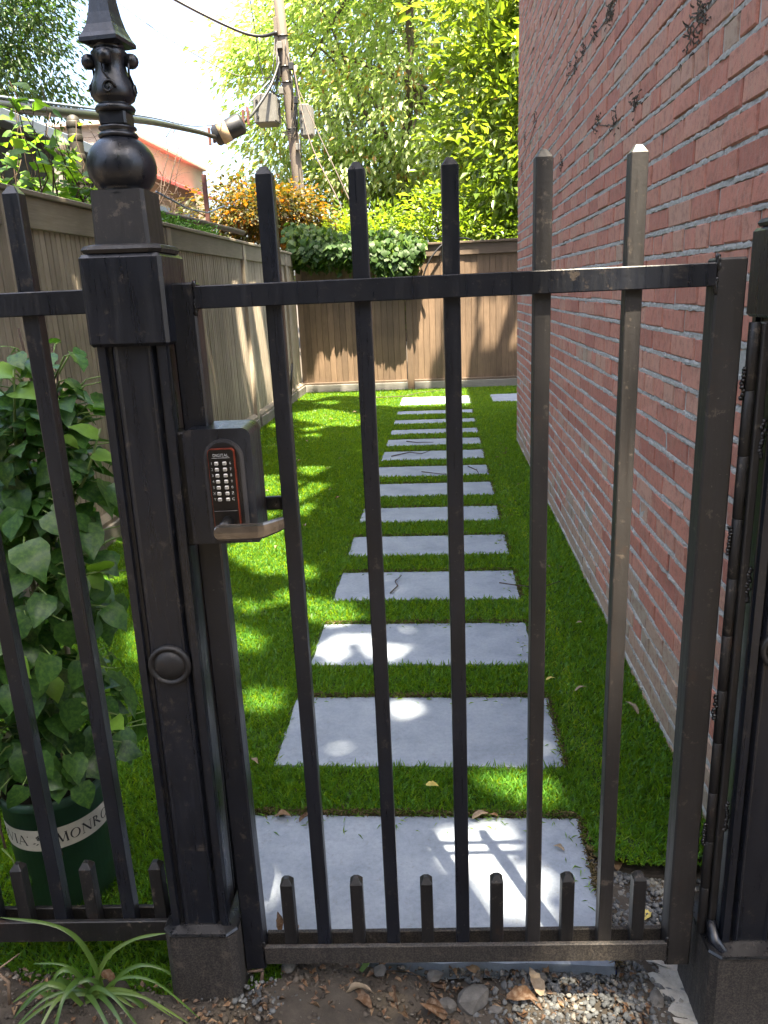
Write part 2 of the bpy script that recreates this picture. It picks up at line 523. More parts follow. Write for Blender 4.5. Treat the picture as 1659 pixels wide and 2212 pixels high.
def struct(o):
    o['kind'] = 'structure'; return o
def stuff(o):
    o['kind'] = 'stuff'; return o

def nrm(a):
    return a / np.maximum(np.linalg.norm(a, axis=-1, keepdims=True), 1e-9)

def leaves_np(P, D, size, ratio=.45, fold=.12, rnd=None, upbias=.6, jit=.35):
    """folded two-triangle leaves at points P along directions D"""
    n = len(P)
    D = nrm(D)
    up = np.tile([0, 0, 1.], (n, 1)) * upbias + R.normal(size=(n, 3)) * jit
    S = nrm(np.cross(D, up)); Nn = np.cross(S, D)
    L = size * R.uniform(.65, 1.3, n)[:, None]
    W = L * ratio * R.uniform(.8, 1.2, n)[:, None] / 2
    a = P; b = P + D * L * .42 + S * W + Nn * L * fold; c = P + D * L - Nn * L * fold * .7; d = P + D * L * .42 - S * W + Nn * L * fold
    V = np.stack([a, b, c, d], 1).reshape(-1, 3)
    i = np.arange(n)[:, None] * 4
    F = np.concatenate([i + [0, 2, 1], i + [0, 3, 2]], 1).reshape(-1, 3)
    if rnd is None:
        rnd = R.uniform(0, 1, n)
    return V, F, np.repeat(np.clip(rnd, 0, 1), 4)

def merge_np(parts):
    Vs, Fs, Rs, o = [], [], [], 0
    for V, F, r in parts:
        Vs.append(V); Fs.append(F + o); Rs.append(r); o += len(V)
    return np.concatenate(Vs), np.concatenate(Fs), np.concatenate(Rs)

def in_poly(pts, poly):
    x, y = pts[:, 0], pts[:, 1]
    ins = np.zeros(len(pts), bool)
    n = len(poly)
    for i in range(n):
        x1, y1 = poly[i]; x2, y2 = poly[(i + 1) % n]
        c = ((y1 > y) != (y2 > y)) & (x < (x2 - x1) * (y - y1) / (y2 - y1 + 1e-12) + x1)
        ins ^= c
    return ins
def poly_dist(pts, poly):
    d = np.full(len(pts), 1e9)
    n = len(poly)
    for i in range(n):
        a = np.array(poly[i]); b = np.array(poly[(i + 1) % n]); ab = b - a
        t = np.clip(((pts - a) @ ab) / (ab @ ab + 1e-12), 0, 1)
        d = np.minimum(d, np.linalg.norm(pts - a - t[:, None] * ab, axis=1))
    d[in_poly(pts, poly)] = 0
    return d

# place constants (metres): the yard runs along +y from the gate
WALL_X, WALL_Y0, WALL_Y1 = .652, 1.46, 6.92
FENCE_X, BACK_Y = -2.0, 10.93
PATH_L, PATH_R = -.532, .326
GATE = Vector((-.2536, 1.1977, 0)); GY = .0431
def gl(x, y, z=0.):
    return Vector((GATE.x + x * math.cos(GY) - y * math.sin(GY), GATE.y + x * math.sin(GY) + y * math.cos(GY), z))

def smooth01(t):
    t = np.clip(t, 0, 1); return t * t * (3 - 2 * t)
def earth_z(x, y):
    """bare earth before the gate: higher at the left, lower at the right"""
    z = -.024 - .030 * smooth01((x - .15) / .5) + .085 * smooth01((-.05 - x) / .35)
    return np.where(np.asarray(y) > 1.8, -.05, z)
def turf_z(x, y):
    return -.004 + .03 * smooth01((-.2 - np.asarray(x)) / .2) * smooth01((1.75 - np.asarray(y)) / .45)

# ------------------------------------------------------------------ ground, turf, path
TURF_EDGE = [(-2.0, 1.17), (-1.0, 1.185), (-.74, 1.165), (-.52, 1.14), (-.36, 1.16), (-.33, 1.24), (-.345, 1.50), (-.345, 1.70), (.30, 1.735), (.335, 1.63), (.415, 1.585), (.52, 1.575), (.66, 1.585), (.66, 6.95), (1.6, 6.95), (1.6, 10.9), (-2.0, 10.9)]
def build_ground():
    nx, ny = 190, 110
    X = np.linspace(-2.4, 2.4, nx); Y = np.linspace(-.6, 1.85, ny)
    gx, gy = np.meshgrid(X, Y)
    z = earth_z(gx, gy)
    rr = R.normal(size=gx.shape)
    for k in range(3):
        rr = (rr + np.roll(rr, 1, 0) + np.roll(rr, -1, 0) + np.roll(rr, 1, 1) + np.roll(rr, -1, 1)) / 3.2
    z = z + rr * .006 + .004 * np.sin(gx * 17) * np.sin(gy * 23)
    inside = in_poly(np.stack([gx.ravel(), gy.ravel()], 1), TURF_EDGE).reshape(gx.shape)
    z = np.where(inside | ((gx > -.62) & (gx < .34) & (gy > 1.285)), -.06, z)
    z[:, 0] = z[:, -1] = z[0, :] = z[-1, :] = -.05
    V = np.stack([gx, gy, z], -1).reshape(-1, 3)
    i = (np.arange(ny - 1)[:, None] * nx + np.arange(nx - 1)).ravel()
    F = np.stack([i, i + 1, i + nx + 1, i + nx], 1)
    o = len(V)
    A, B = 400., 400.
    ring = np.array([[-2.4, -.6], [2.4, -.6], [2.4, 1.85], [-2.4, 1.85], [-A, -A], [A, -A], [A, B], [-A, B]])
    V = np.concatenate([V, np.c_[ring, np.full(8, -.05)]])
    F = np.concatenate([F, o + np.array([[4, 5, 1, 0], [5, 6, 2, 1], [6, 7, 3, 2], [7, 4, 0, 3]])])
    struct(link('ground', np_mesh('ground', V, F, np.full(len(V), .5), True), 'ground'))
build_ground()

SLABS = [(1.285, 1.745), (1.97, 2.37), (2.61, 2.98), (3.24, 3.60), (3.85, 4.18), (4.46, 4.78), (5.06, 5.42), (5.64, 5.98), (6.22, 6.58), (6.82, 7.14), (7.40, 7.66), (8.0, 8.26), (8.62, 8.89), (9.34, 10.07)]
path_bed = MB().box(PATH_L - .02, PATH_R + .02, 1.30, 10.1, -.075, -.048)
path = struct(link('path', path_bed.mesh('path'), 'gravel'))
def slab_mesh(x0, x1, y0, y1, seed):
    rg = np.random.default_rng(seed)
    nx, ny = 22, 10
    xs = np.linspace(x0, x1, nx); ys = np.linspace(y0, y1, ny)
    b = .004
    jl = rg.normal(size=ny) * .0022; jr = rg.normal(size=ny) * .0022; jn = rg.normal(size=nx) * .0022; jf = rg.normal(size=nx) * .0022
    V, F = [], []
    for j in range(ny):
        for i in range(nx):
            x, y = xs[i], ys[j]
            ed = i in (0, nx - 1) or j in (0, ny - 1)
            if i == 0: x += jl[j]
            if i == nx - 1: x += jr[j]
            if j == 0: y += jn[i]
            if j == ny - 1: y += jf[i]
            V.append((x, y, (-b if ed else 0) + rg.normal() * .0004))
    for j in range(ny - 1):
        for i in range(nx - 1):
            a = j * nx + i; F.append((a, a + 1, a + nx + 1, a + nx))
    ringi = [i for i in range(nx)] + [j * nx + nx - 1 for j in range(1, ny)] + [(ny - 1) * nx + i for i in range(nx - 2, -1, -1)] + [j * nx for j in range(ny - 2, 0, -1)]
    o = len(V)
    for k in ringi:
        V.append((V[k][0], V[k][1], -.046))
    m = len(ringi)
    for k in range(m):
        F.append((ringi[k], o + k, o + (k + 1) % m, ringi[(k + 1) % m]))
    return MB().add(V, F)
for k, (a, b_) in enumerate(SLABS):
    x0 = PATH_L + R.normal() * .006; x1 = PATH_R + R.normal() * .006
    if k == 0:
        x0, x1 = -.60, .328
    if k >= 10:
        x1 += .02
    part('paving_slab', slab_mesh(x0, x1, a, b_, 40 + k), 'slab', path)
part('paving_slab', slab_mesh(.60, 1.45, 9.41, 10.13, 77), 'slab', path)
SLAB_RECTS = [(PATH_L if k else -.60, PATH_R, a, b_) for k, (a, b_) in enumerate(SLABS)] + [(.60, 1.45, 9.41, 10.13)]

def build_turf():
    # backing sheet
    gx = np.unique(np.concatenate([np.linspace(-2.0, .66, 60)])); gyy = np.linspace(1.15, 10.92, 150)
    V, F = [], []
    idx = {}
    X, Y = np.meshgrid(gx, gyy)
    P = np.stack([X.ravel(), Y.ravel()], 1)
    Z = turf_z(P[:, 0], P[:, 1]) - .006
    nx, ny = len(gx), len(gyy)
    i = (np.arange(ny - 1)[:, None] * nx + np.arange(nx - 1)).ravel()
    F = np.stack([i, i + 1, i + nx + 1, i + nx], 1)
    cen = P[F].mean(1)
    keep = in_poly(cen, TURF_EDGE)
    for (a, b_, c, d) in SLAB_RECTS[:1]:
        keep &= ~((cen[:, 0] > a) & (cen[:, 0] < b_) & (cen[:, 1] > c) & (cen[:, 1] < d))
    # the sheet lies under the paving slabs' tops everywhere else
    F = F[keep]
    V = np.c_[P, Z]
    o = len(V)
    V = np.concatenate([V, [[.66, 6.95, -.010], [1.6, 6.95, -.010], [1.6, 10.92, -.010], [.66, 10.92, -.010]]])
    F = np.concatenate([F, [[o, o + 1, o + 2, o + 3]]])
    struct(link('lawn_ground', np_mesh('lawn_ground', V, F, np.full(len(V), .5)), 'turfbase'))
    # blades
    def scatter(n, x0, x1, y0, y1):
        p = np.c_[R.uniform(x0, x1, n), R.uniform(y0, y1, n)]
        ok = in_poly(p, TURF_EDGE)
        for (a, b_, c, d) in SLAB_RECTS:
            e = .006 + R.normal(size=n) * .006
            ok &= ~((p[:, 0] > a - e) & (p[:, 0] < b_ + e) & (p[:, 1] > c - e) & (p[:, 1] < d + e))
        return p[ok]
    zones = [(1.1, 2.0, 46000), (2.0, 3.0, 34000), (3.0, 4.5, 22000), (4.5, 7., 13000), (7., 10.9, 8000)]
    ps, sc = [], []
    for (a, b_, dens) in zones:
        x1 = .66 if a < 7. else 1.6
        p = scatter(int(dens * (x1 + 2.0) * (b_ - a)), -2.0, x1, a, b_)
        ps.append(p); sc.append(np.full(len(p), (46000 / dens) ** .5))
    p = np.concatenate(ps); s = np.concatenate(sc); n = len(p)
    # tuft rows give the knitted look and lean
    rowph = np.sin(p[:, 0] * 210) * .5
    lean_a = R.uniform(0, 2 * math.pi, n) ; lean = R.uniform(.25, 1.05, n)
    patch = np.sin(p[:, 0] * 5.3 + 1.1) * np.cos(p[:, 1] * 4.1) * .5
    dx = np.cos(lean_a) * lean + .10 + .12 * patch; dy = np.sin(lean_a) * lean - .22 + .12 * patch
    h = R.uniform(.017, .031, n) * (1 + .1 * rowph)
    # strip of flattened, paler turf on the right of the path
    flat = np.exp(-((p[:, 0] - (.43 + .02 * np.sin(p[:, 1] * 2))) / .035) ** 2) * (p[:, 1] < 5.5)
    h *= 1 - .35 * flat
    w = .0021 * s
    z0 = turf_z(p[:, 0], p[:, 1]) - .006
    base = np.c_[p, z0]
    top = base + np.c_[dx * h, dy * h, h * np.sqrt(np.clip(1 - .35 * (dx ** 2 + dy ** 2), .2, 1))]
    mid = base * .45 + top * .55 + np.c_[np.zeros((n, 2)), h * .10]
    an = R.uniform(0, math.pi, n)
    S = np.c_[np.cos(an) * w, np.sin(an) * w, np.zeros(n)]
    V = np.stack([base - S, base + S, mid - S * .8, mid + S * .8, top], 1).reshape(-1, 3)
    i = np.arange(n)[:, None] * 5
    F = np.concatenate([i + [0, 1, 3], i + [0, 3, 2], i + [2, 3, 4]], 1).reshape(-1, 3)
    rn = np.clip(R.beta(2, 2.6, n) * .88 + .06 * patch + .3 * flat * R.uniform(0, 1, n), 0, .92)
    o = link('grass', np_mesh('grass', V, F, np.repeat(rn, 5)), 'turf')
    stuff(o)
    # brown curled thatch along cut edges
    q = []
    for (a, b_, c, d) in SLAB_RECTS[:14]:
        m = int(900 * max(.25, 2.2 / c))
        t = R.uniform(0, 1, m)
        q.append(np.c_[a + (b_ - a) * t, np.full(m, d + .006) + R.normal(size=m) * .004])
        m2 = m // 3
        q.append(np.c_[np.full(m2, b_ + .006) + R.normal(size=m2) * .004, c + (d - c) * R.uniform(0, 1, m2)])
    q.append(np.c_[R.uniform(-2, -.36, 500), 1.165 + R.normal(size=500) * .012])
    q = np.concatenate(q); n = len(q)
    P3 = np.c_[q, turf_z(q[:, 0], q[:, 1]) - .004 + R.uniform(0, .016, n)]
    D = np.c_[R.normal(size=(n, 2)), R.uniform(-.1, .5, n)]
    V, F, r = leaves_np(P3, D, .013, .16, .25)
    stuff(link('turf_thatch', np_mesh('turf_thatch', V, F, r), 'thatch'))
build_turf()

# ------------------------------------------------------------------ brick building on the right
def build_building():
    b = thing('brick_building', 'tall red brick building with pale mortar joints along the right of the grass', 'building', (WALL_X + 2, (WALL_Y0 + WALL_Y1) / 2, 0))
    H = 7.0
    core = MB()
    core.box(WALL_X + .0035, WALL_X + 5, WALL_Y0 + .010, WALL_Y1 - .010, -.2, 5.2)
    part('wall', core, 'mortar', b, world=True)
    up = MB()
    up.box(WALL_X, WALL_X + 5, WALL_Y0, WALL_Y1, 5.2, H)
    up.box(WALL_X + .62, WALL_X + 5, WALL_Y1, 9.0, -.2, H)
    part('upper_wall', up, 'brick_far', b, world=True)
    part('parapet', MB().box(WALL_X - .06, WALL_X + 5.05, WALL_Y0 - .06, WALL_Y1 + .06, H, H + .12, .01), 'concrete', b, world=True)
    CH, JT = .0697, .0120
    bricks = []
    row = 0
    z = -.05
    while z < 5.2:
        hdr = row % 6 == 3
        L = .104 if hdr else .208
        y = WALL_Y0 + ((0 if row % 2 else -.104) if not hdr else -.052)
        while y < WALL_Y1 - .001:
            y0 = max(y + .005, WALL_Y0); y1 = min(y + L - .005, WALL_Y1)
            if y1 - y0 > .03:
                if z < 1.78 + .36 * (y1 - 1.0):
                    bricks.append((y0, y1, z + JT / 2, z + CH - JT / 2, hdr))
            y += L
        z += CH; row += 1
    camp = np.array([0, 0, 1.35])
    def vis(bk):
        c = np.array([WALL_X, (bk[0] + bk[1]) / 2, (bk[2] + bk[3]) / 2]) - camp
        d = np.linalg.norm(c)
        if c[2] / d > .36 or bk[1] < 1.62: return 0
        return (bk[1] - bk[0]) * WALL_X / d / d ** 2
    order = sorted(range(len(bricks)), key=lambda i: -vis(bricks[i]))
    big = set(order[:300])
    rest = MB()
    for i, (y0, y1, z0, z1, hdr) in enumerate(bricks):
        e = R.normal(size=8) * .0016
        pr = R.normal() * .0013
        x0 = WALL_X - .001 + pr; xb = WALL_X + .03; c = .0035
        y0 += e[0]; y1 += e[1]; z0 += e[2]; z1 += e[3]
        V = [(x0, y0 + c, z0 + c + e[4]), (x0 + e[5], y1 - c, z0 + c), (x0, y1 - c, z1 - c + e[6]), (x0 + e[7], y0 + c, z1 - c),
             (x0 + c, y0, z0), (x0 + c, y1, z0), (x0 + c, y1, z1), (x0 + c, y0, z1),
             (xb, y0, z0), (xb, y1, z0), (xb, y1, z1), (xb, y0, z1)]
        F = [(3, 2, 1, 0), (0, 1, 5, 4), (1, 2, 6, 5), (2, 3, 7, 6), (3, 0, 4, 7), (4, 5, 9, 8), (5, 6, 10, 9), (6, 7, 11, 10), (7, 4, 8, 11)]
        low = max(0, 1 - z1 / .45)
        rn = R.beta(1.5, 2.2) * .8 + (.2 if hdr else 0)
        if R.random() < low * 1.3: rn = R.uniform(.82, 1)
        rn = min(1, rn)
        if i in big:
            part('brick', MB().add(V, F, rn), 'brick', b, world=True)
        else:
            rest.add(V, F, rn)
    stuff(part('brickwork', rest, 'brick', b, world=True))
    # front return of the building (round the corner beyond the gate post)
    fr = MB()
    zz, row = -.05, 0
    while zz < 3.0:
        x = WALL_X + .0 + (0 if row % 2 else -.104)
        while x < WALL_X + 1.4:
            x0 = max(x + .005, WALL_X + .004); x1 = x + .203
            if x1 - x0 > .03:
                fr.box(x0, x1, WALL_Y0 - .001 + R.normal() * .001, WALL_Y0 + .03, zz + JT / 2, zz + CH - JT / 2, .003, R.beta(1.6, 2.4) * .8)
            x += .208
        zz += CH; row += 1
    stuff(part('front_brickwork', fr, 'brick', b, world=True))
    # bed joints: sloppy proud mortar squeezed from each course
    mo = MB()
    zz = -.05
    while zz < 5.2:
        ymax = WALL_Y1 - .002
        ymin = max(WALL_Y0 + .002, 1.0 + (zz - 1.78) / .36)
        if ymin < ymax - .1:
            dy = .011 if zz < 2.6 else .03
            n = int((ymax - ymin) / dy) + 2
            ys = np.linspace(ymin, ymax, n)
            def sm(a, k):
                kk = np.ones(k) / k; return np.convolve(a, kk, 'same')
            a = sm(R.normal(size=n), 5) * 1.6 + R.normal(size=n) * .6
            prot = .0012 + .0024 * a
            top = JT / 2 - .0015 + .0020 * (R.normal(size=n) + sm(R.normal(size=n), 7))
            bot = -JT / 2 - .001 - np.abs(.0018 * (R.normal(size=n) + 1.5 * sm(R.normal(size=n), 6)))
            mid = R.normal(size=n) * .002
            V, F = [], []
            for i in range(n):
                xw = WALL_X + .006
                V += [(xw, ys[i], zz + top[i]), (WALL_X - prot[i] * .5, ys[i], zz + top[i] * .75), (WALL_X - prot[i], ys[i], zz + mid[i] - .001), (WALL_X - prot[i] * .7, ys[i], zz + bot[i] * .85), (xw, ys[i], zz + bot[i])]
            for i in range(n - 1):
                for k in range(4):
                    q = i * 5 + k
                    F.append((q, q + 5, q + 6, q + 1))
            mo.add(V, F)
        zz += CH
    stuff(part('mortar', mo, 'mortar', b, world=True))
    # dead creeper rootlets left on the brick
    cl = [(2.233, 1.971), (2.158, 1.966), (2.268, 1.93), (3.351, 2.313), (3.267, 2.325), (3.873, 2.336), (4.279, 2.337), (2.84, 1.905), (3.511, 1.967), (3.161, 1.907), (4.463, 1.947), (5.726, 2.399), (6.353, 2.395), (6.585, 2.235), (2.20, 1.96), (3.31, 2.30), (3.6, 2.33), (4.1, 2.33)]
    mv = MB()
    for (y, z) in cl:
        for k in range(17):
            yy_ = y + R.normal() * .035; z0 = z + R.normal() * .022
            p = Vector((WALL_X - .003, yy_, z0)); d = Vector((-.2, R.normal() * .5, R.normal() * .8)).normalized() * R.uniform(.008, .022)
            mv.tube([p, p + d * .5 + Vector((-.003, 0, 0)), p + d], [.003, .0022, .001], 4, R.uniform(0, 1))
    for a_, b_ in (((2.15, 1.95), (2.29, 1.99)), ((3.16, 1.90), (3.55, 1.98)), ((3.25, 2.30), (4.3, 2.34)), ((2.75, 1.89), (2.95, 1.93)), ((5.6, 2.38), (6.6, 2.26))):
        n_ = 14
        mv.tube([(WALL_X - .004, a_[0] + (b_[0] - a_[0]) * i / n_, a_[1] + (b_[1] - a_[1]) * i / n_ + R.normal() * .006) for i in range(n_ + 1)], .0018, 4)
    stuff(part('dead_creeper', mv, 'creeper', b, world=True))
build_building()

# ------------------------------------------------------------------ timber fences
def build_left_fence():
    f = thing('wooden_fence', 'long grey brown board fence with fine grooves along the left of the grass', 'fence', (FENCE_X, 6.5, 0))
    pitch = .0567
    pm = MB().prism([(-.024, 0), (-.024, .004), (-.0215, .0065), (-.0215, pitch - .001), (-.0225, pitch + .004), (-.044, pitch + .004), (-.044, 0)], .15, 1.76)
    me0 = MB()
    # profile: face at x=0, chamfer, recessed tongue
    prof = [(0, .003), (0, pitch - .0135), (-.003, pitch - .0105), (-.022, pitch - .0105), (-.022, pitch + .002), (-.026, pitch + .002), (-.026, .0), (-.003, .0)]
    me = MB().prism(prof[::-1], .12, 1.76).mesh('plank'); me.materials.append(M['wood_left'])
    y = 2.3
    while y < 10.86:
        link('plank', me, None, f, (FENCE_X - f.location.x - .001 + R.normal() * .0008, y - f.location.y, 0))
        y += pitch
    posts = [3.62, 5.80, 8.02, 10.2]
    for y in posts:
        part('post', MB().box(FENCE_X - .06, FENCE_X + .035, y - .047, y + .047, -.1, 1.862, .005), 'wood_left', f, world=True)
    sp = [2.3] + posts + [10.88]
    for a, b_ in zip(sp[:-1], sp[1:]):
        a += .05; b_ -= .05
        part('top_rail', MB().box(FENCE_X + .0015, FENCE_X + .026, a, b_, 1.715, 1.862, .003), 'wood_left_y', f, world=True)
        part('cap', MB().box(FENCE_X - .055, FENCE_X + .048, a - .05, b_ + .05, 1.8635, 1.889, .004), 'wood_left_y', f, world=True)
        prof = [(FENCE_X + .0015, .11), (FENCE_X + .040, .11), (FENCE_X + .040, .132), (FENCE_X + .0015, .165)]
        part('bottom_trim', MB().prism(prof[::-1], a, b_, axis='y'), 'wood_left_y', f, world=True)
        part('kickboard', MB().box(FENCE_X - .02, FENCE_X + .058, a + .002, b_ - .002, -.08, .108, .004), 'wood_gray_y', f, world=True)
    # plain end boards nearest the gate
    return f
build_left_fence()

def build_back_fence():
    f = thing('wooden_fence', 'brown vertical board fence closing the far end of the grass', 'fence', (-.2, BACK_Y, 0))
    pitch = .083
    prof = [(.004, 0), (pitch - .0065, 0), (pitch - .003, .003), (pitch - .003, .010), (pitch + .002, .010), (pitch + .002, .022), (0, .022), (0, .003)]
    me = MB().prism(prof, .12, 1.80).mesh('plank'); me.materials.append(M['wood_back'])
    x = -2.0
    while x < 2.4:
        if not (-.50 < x + pitch / 2 < -.40):
            link('plank', me, None, f, (x - f.location.x, R.normal() * .0016, R.normal() * .002))
        x += pitch
    for px in (-.45, 1.75):
        part('post', MB().box(px - .045, px + .045, BACK_Y - .03, BACK_Y + .07, -.1, 1.918, .004), 'wood_back', f, world=True)
    for a, b_ in ((-1.99, -.497), (-.403, 1.70)):
        part('top_rail', MB().box(a, b_, BACK_Y - .028, BACK_Y - .002, 1.775, 1.918, .003), 'wood_back_x', f, world=True)
        part('cap', MB().box(a - .04, b_ + .04, BACK_Y - .055, BACK_Y + .06, 1.9195, 1.948, .004), 'wood_back_x', f, world=True)
        part('bottom_trim', MB().box(a, b_, BACK_Y - .034, BACK_Y - .002, .105, .135, .004), 'wood_back_x', f, world=True)
        part('kickboard', MB().box(a + .003, b_ - .003, BACK_Y - .046, BACK_Y + .02, -.1, .103, .004), 'wood_gray', f, world=True)
build_back_fence()

# ------------------------------------------------------------------ iron gate, posts and railing
def picket_mesh(z0, z1, w=.0125):
    m = MB()
    c = .0015
    prof = [(-w + c, -w), (w - c, -w), (w, -w + c), (w, w - c), (w - c, w), (-w + c, w), (-w, w - c), (-w, -w + c)]
    m.prism(prof, z0, z1 - .011)
    k = .38
    V = [(x, y, z1 - .011) for x, y in prof] + [(x * k, y * k, z1) for x, y in prof]
    n = len(prof)
    m.add(V, [(i, (i + 1) % n, n + (i + 1) % n, n + i) for i in range(n)] + [tuple(range(n, 2 * n))])
    return m
def lump(mb, p, r, seed, sq=(1, 1, 1)):
    rg = np.random.default_rng(seed)
    n, k = 8, 5
    V = [(p[0], p[1], p[2] + r * sq[2])]
    for i in range(1, k):
        th = math.pi * i / k
        for j in range(n):
            a = 2 * math.pi * j / n
            q = r * (1 + rg.normal() * .18)
            V.append((p[0] + q * math.sin(th) * math.cos(a) * sq[0], p[1] + q * math.sin(th) * math.sin(a) * sq[1], p[2] + q * math.cos(th) * sq[2]))
    V.append((p[0], p[1], p[2] - r * sq[2]))
    F = [(0, 1 + j, 1 + (j + 1) % n) for j in range(n)]
    for i in range(k - 2):
        for j in range(n):
            a = 1 + i * n
            F.append((a + j, a + n + j, a + n + (j + 1) % n, a + (j + 1) % n))
    e = len(V) - 1; a = 1 + (k - 2) * n
    F += [(e, a + (j + 1) % n, a + j) for j in range(n)]
    return mb.add(V, F, rg.uniform())

def arch(x0, x1, z0, z1, r=None, n=10, bottom_r=0):
    """outline in (x,z): flat foot, rounded head"""
    r = r or (x1 - x0) / 2
    P = [(x0, z0), (x1, z0)]
    for k in range(n + 1):
        a = math.pi / 2 * k / n
        P.append((x1 - r + r * math.cos(a), z1 - r + r * math.sin(a)))
    for k in range(n + 1):
        a = math.pi / 2 + math.pi / 2 * k / n
        P.append((x0 + r + r * math.cos(a), z1 - r + r * math.sin(a)))
    return P

def text_mesh(s, size):
    cu = bpy.data.curves.new('lettering', 'FONT')
    cu.body = s; cu.size = size; cu.align_x = 'CENTER'; cu.align_y = 'CENTER'
    cu.resolution_u = 2
    o = bpy.data.objects.new('lettering_curve', cu)
    C.objects.link(o)
    bpy.context.view_layer.update()
    me = bpy.data.meshes.new_from_object(o.evaluated_get(bpy.context.evaluated_depsgraph_get()))
    bpy.data.objects.remove(o); bpy.data.curves.remove(cu)
    me.materials.clear()
    return me

def build_gate():
    g = thing('iron_gate', 'black iron garden gate with tall pickets, short pickets and a keypad lock', 'gate', tuple(GATE), (0, 0, GY))
    b = .003
    part('stile', MB().box(-.157, -.117, -.020, .020, .083, 1.375, b), 'iron', g)
    part('stile', MB().box(.655, .700, -.020, .020, .083, 1.376, b), 'iron_dusty', g)
    for nm, z0, z1, m in (('top_rail', 1.336, 1.3695, 'iron'), ('bottom_rail', .098, .139, 'iron_base')):
        for y0, y1 in ((-.0225, -.0135), (.0135, .0225)):
            part(nm, MB().box(-.1165, .6545, y0, y1, z0, z1, .0015), m, g)
    pm = picket_mesh(.106, 1.531).mesh('picket'); pm.materials.append(M['iron'])
    pd = picket_mesh(.106, 1.535).mesh('picket'); pd.materials.append(M['iron_dusty'])
    for k in range(5):
        link('picket', pd if k >= 3 else pm, None, g, (k * .1347, 0, 0), (0, 0, 0))
    sm_ = picket_mesh(.106, .284, .0118).mesh('short_picket'); sm_.materials.append(M['iron_worn'])
    for k in range(6):
        link('short_picket', sm_, None, g, (-.065 + k * .1332, 0, R.normal() * .001))
    # weld beads at the frame corners
    for x, z, s in ((-.116, 1.366, 1), (-.117, 1.34, 2), (.656, 1.371, 3), (.655, 1.338, 4), (-.117, .139, 5), (.655, .139, 6), (.655, .1, 8)):
        w = MB()
        for k in range(4):
            lump(w, (x + R.normal() * .001, -.0195, z - .008 + k * .0045), .0046, s * 10 + k, (.8, .5, 1.3))
        part('weld', w, 'iron_clean', g, True)
    # lock
    lk = MB().prism(arch(-.152, -.046, .9735, 1.158, .014)[::-1], -.050, .030, axis='y')
    lock = part('lock_box', lk, 'iron', g)
    lock['label'] = 'square black push-button lock box with lever handles'
    part('strike_plate', MB().box(-.1725, -.1525, -.040, .004, .967, 1.153, .003), 'iron_worn', g)
    part('faceplate', MB().prism(arch(-.1215, -.0585, .9750, 1.1425)[::-1], -.0525, -.0495, axis='y'), plainf, lock)
    part('recess', MB().prism(arch(-.1165, -.0650, .9765, 1.1375)[::-1], -.0532, -.0524, axis='y'), 'iron_clean', lock)
    part('copper_edge', MB().prism(arch(-.1125, -.0712, .9975, 1.1285, .006)[::-1], -.0600, -.0530, axis='y'), 'copper', lock)
    part('keypad', MB().prism(arch(-.1117, -.0724, .9980, 1.1275, .0055)[::-1], -.0607, -.0530, axis='y'), 'keyplate', lock)
    part('lower_plate', MB().box(-.1112, -.0735, -.0622, -.0608, .9985, 1.0305, .0006), 'keyplate', lock)
    bm = MB().box(-.0031, .0031, -.0035, 0, -.0028, .0028, .0009).mesh('button'); bm.materials.append(M['button'])
    L, Rr = '12345XY', '67890ZC'
    for i in range(7):
        z = 1.1062 - i * .00955
        for x, s, tx in ((-.0995, L[i], -.1072), (-.0868, Rr[i], -.0785)):
            link('button', bm, None, lock, (x + .0004 * i * 0, -.0607, z))
            t = text_mesh(s, .0062)
            t.materials.append(M['print'])
            link('marking', t, None, lock, (tx, -.06095, z), (math.pi / 2, 0, 0))
    t = text_mesh('DIGITAL', .0066); t.materials.append(M['print'])
    link('marking', t, None, lock, (-.0922, -.06095, 1.1185), (math.pi / 2, 0, 0))
    part('underline', MB().box(-.1065, -.0785, -.0611, -.0608, 1.1143, 1.1148), 'print', lock)
    def lever(path, h, th, m):
        mb = MB()
        V, F = [], []
        n = len(path)
        for i, (x, y, z, hs) in enumerate(path):
            a = path[max(i - 1, 0)]; c = path[min(i + 1, n - 1)]
            t = Vector((c[0] - a[0], c[1] - a[1], 0)).normalized(); s = Vector((-t.y, t.x, 0))
            prof = []
            for k in range(12):
                an = 2 * math.pi * k / 12
                cx = abs(math.cos(an)) ** .5 * math.copysign(1, math.cos(an)); cz = abs(math.sin(an)) ** .5 * math.copysign(1, math.sin(an))
                V.append((x + s.x * cx * th / 2, y + s.y * cx * th / 2, z + cz * h * hs / 2))
        for i in range(n - 1):
            for k in range(12):
                F.append((i * 12 + k, i * 12 + (k + 1) % 12, i * 12 + 12 + (k + 1) % 12, i * 12 + 12 + k))
        F.append(tuple(range(12))[::-1]); F.append(tuple(range((n - 1) * 12, n * 12)))
        return mb.add(V, F)
    hub = MB()
    hub.tube([(-.090, -.060, 1.013), (-.090, -.100, 1.011)], .0095, 16)
    part('lever_hub', hub, 'iron_clean', lock, True)
    zc = 1.0065
    part('lever', lever([(-.1035, -.100, zc, .35), (-.1025, -.100, zc, .62), (-.099, -.100, zc, .92), (-.094, -.100, zc, 1), (-.06, -.101, zc + .0005, 1), (-.036, -.101, zc + .001, .98), (-.030, -.098, zc + .001, .96), (-.012, -.078, zc + .002, .86), (-.004, -.068, zc + .003, .78)], .0265, .0085, 'lever'), 'lever', lock)
    part('lever', lever([(-.092, .062, 1.006, 1), (-.06, .066, 1.006, 1), (-.030, .068, 1.006, 1), (-.018, .066, 1.004, 1.05), (-.010, .056, 1.000, 1.1), (-.008, .050, .998, 1.1)], .025, .009, 'lever'), 'iron_clean', lock)
    hub = MB(); hub.tube([(-.092, .03, 1.006), (-.092, .066, 1.006)], .0095, 16)
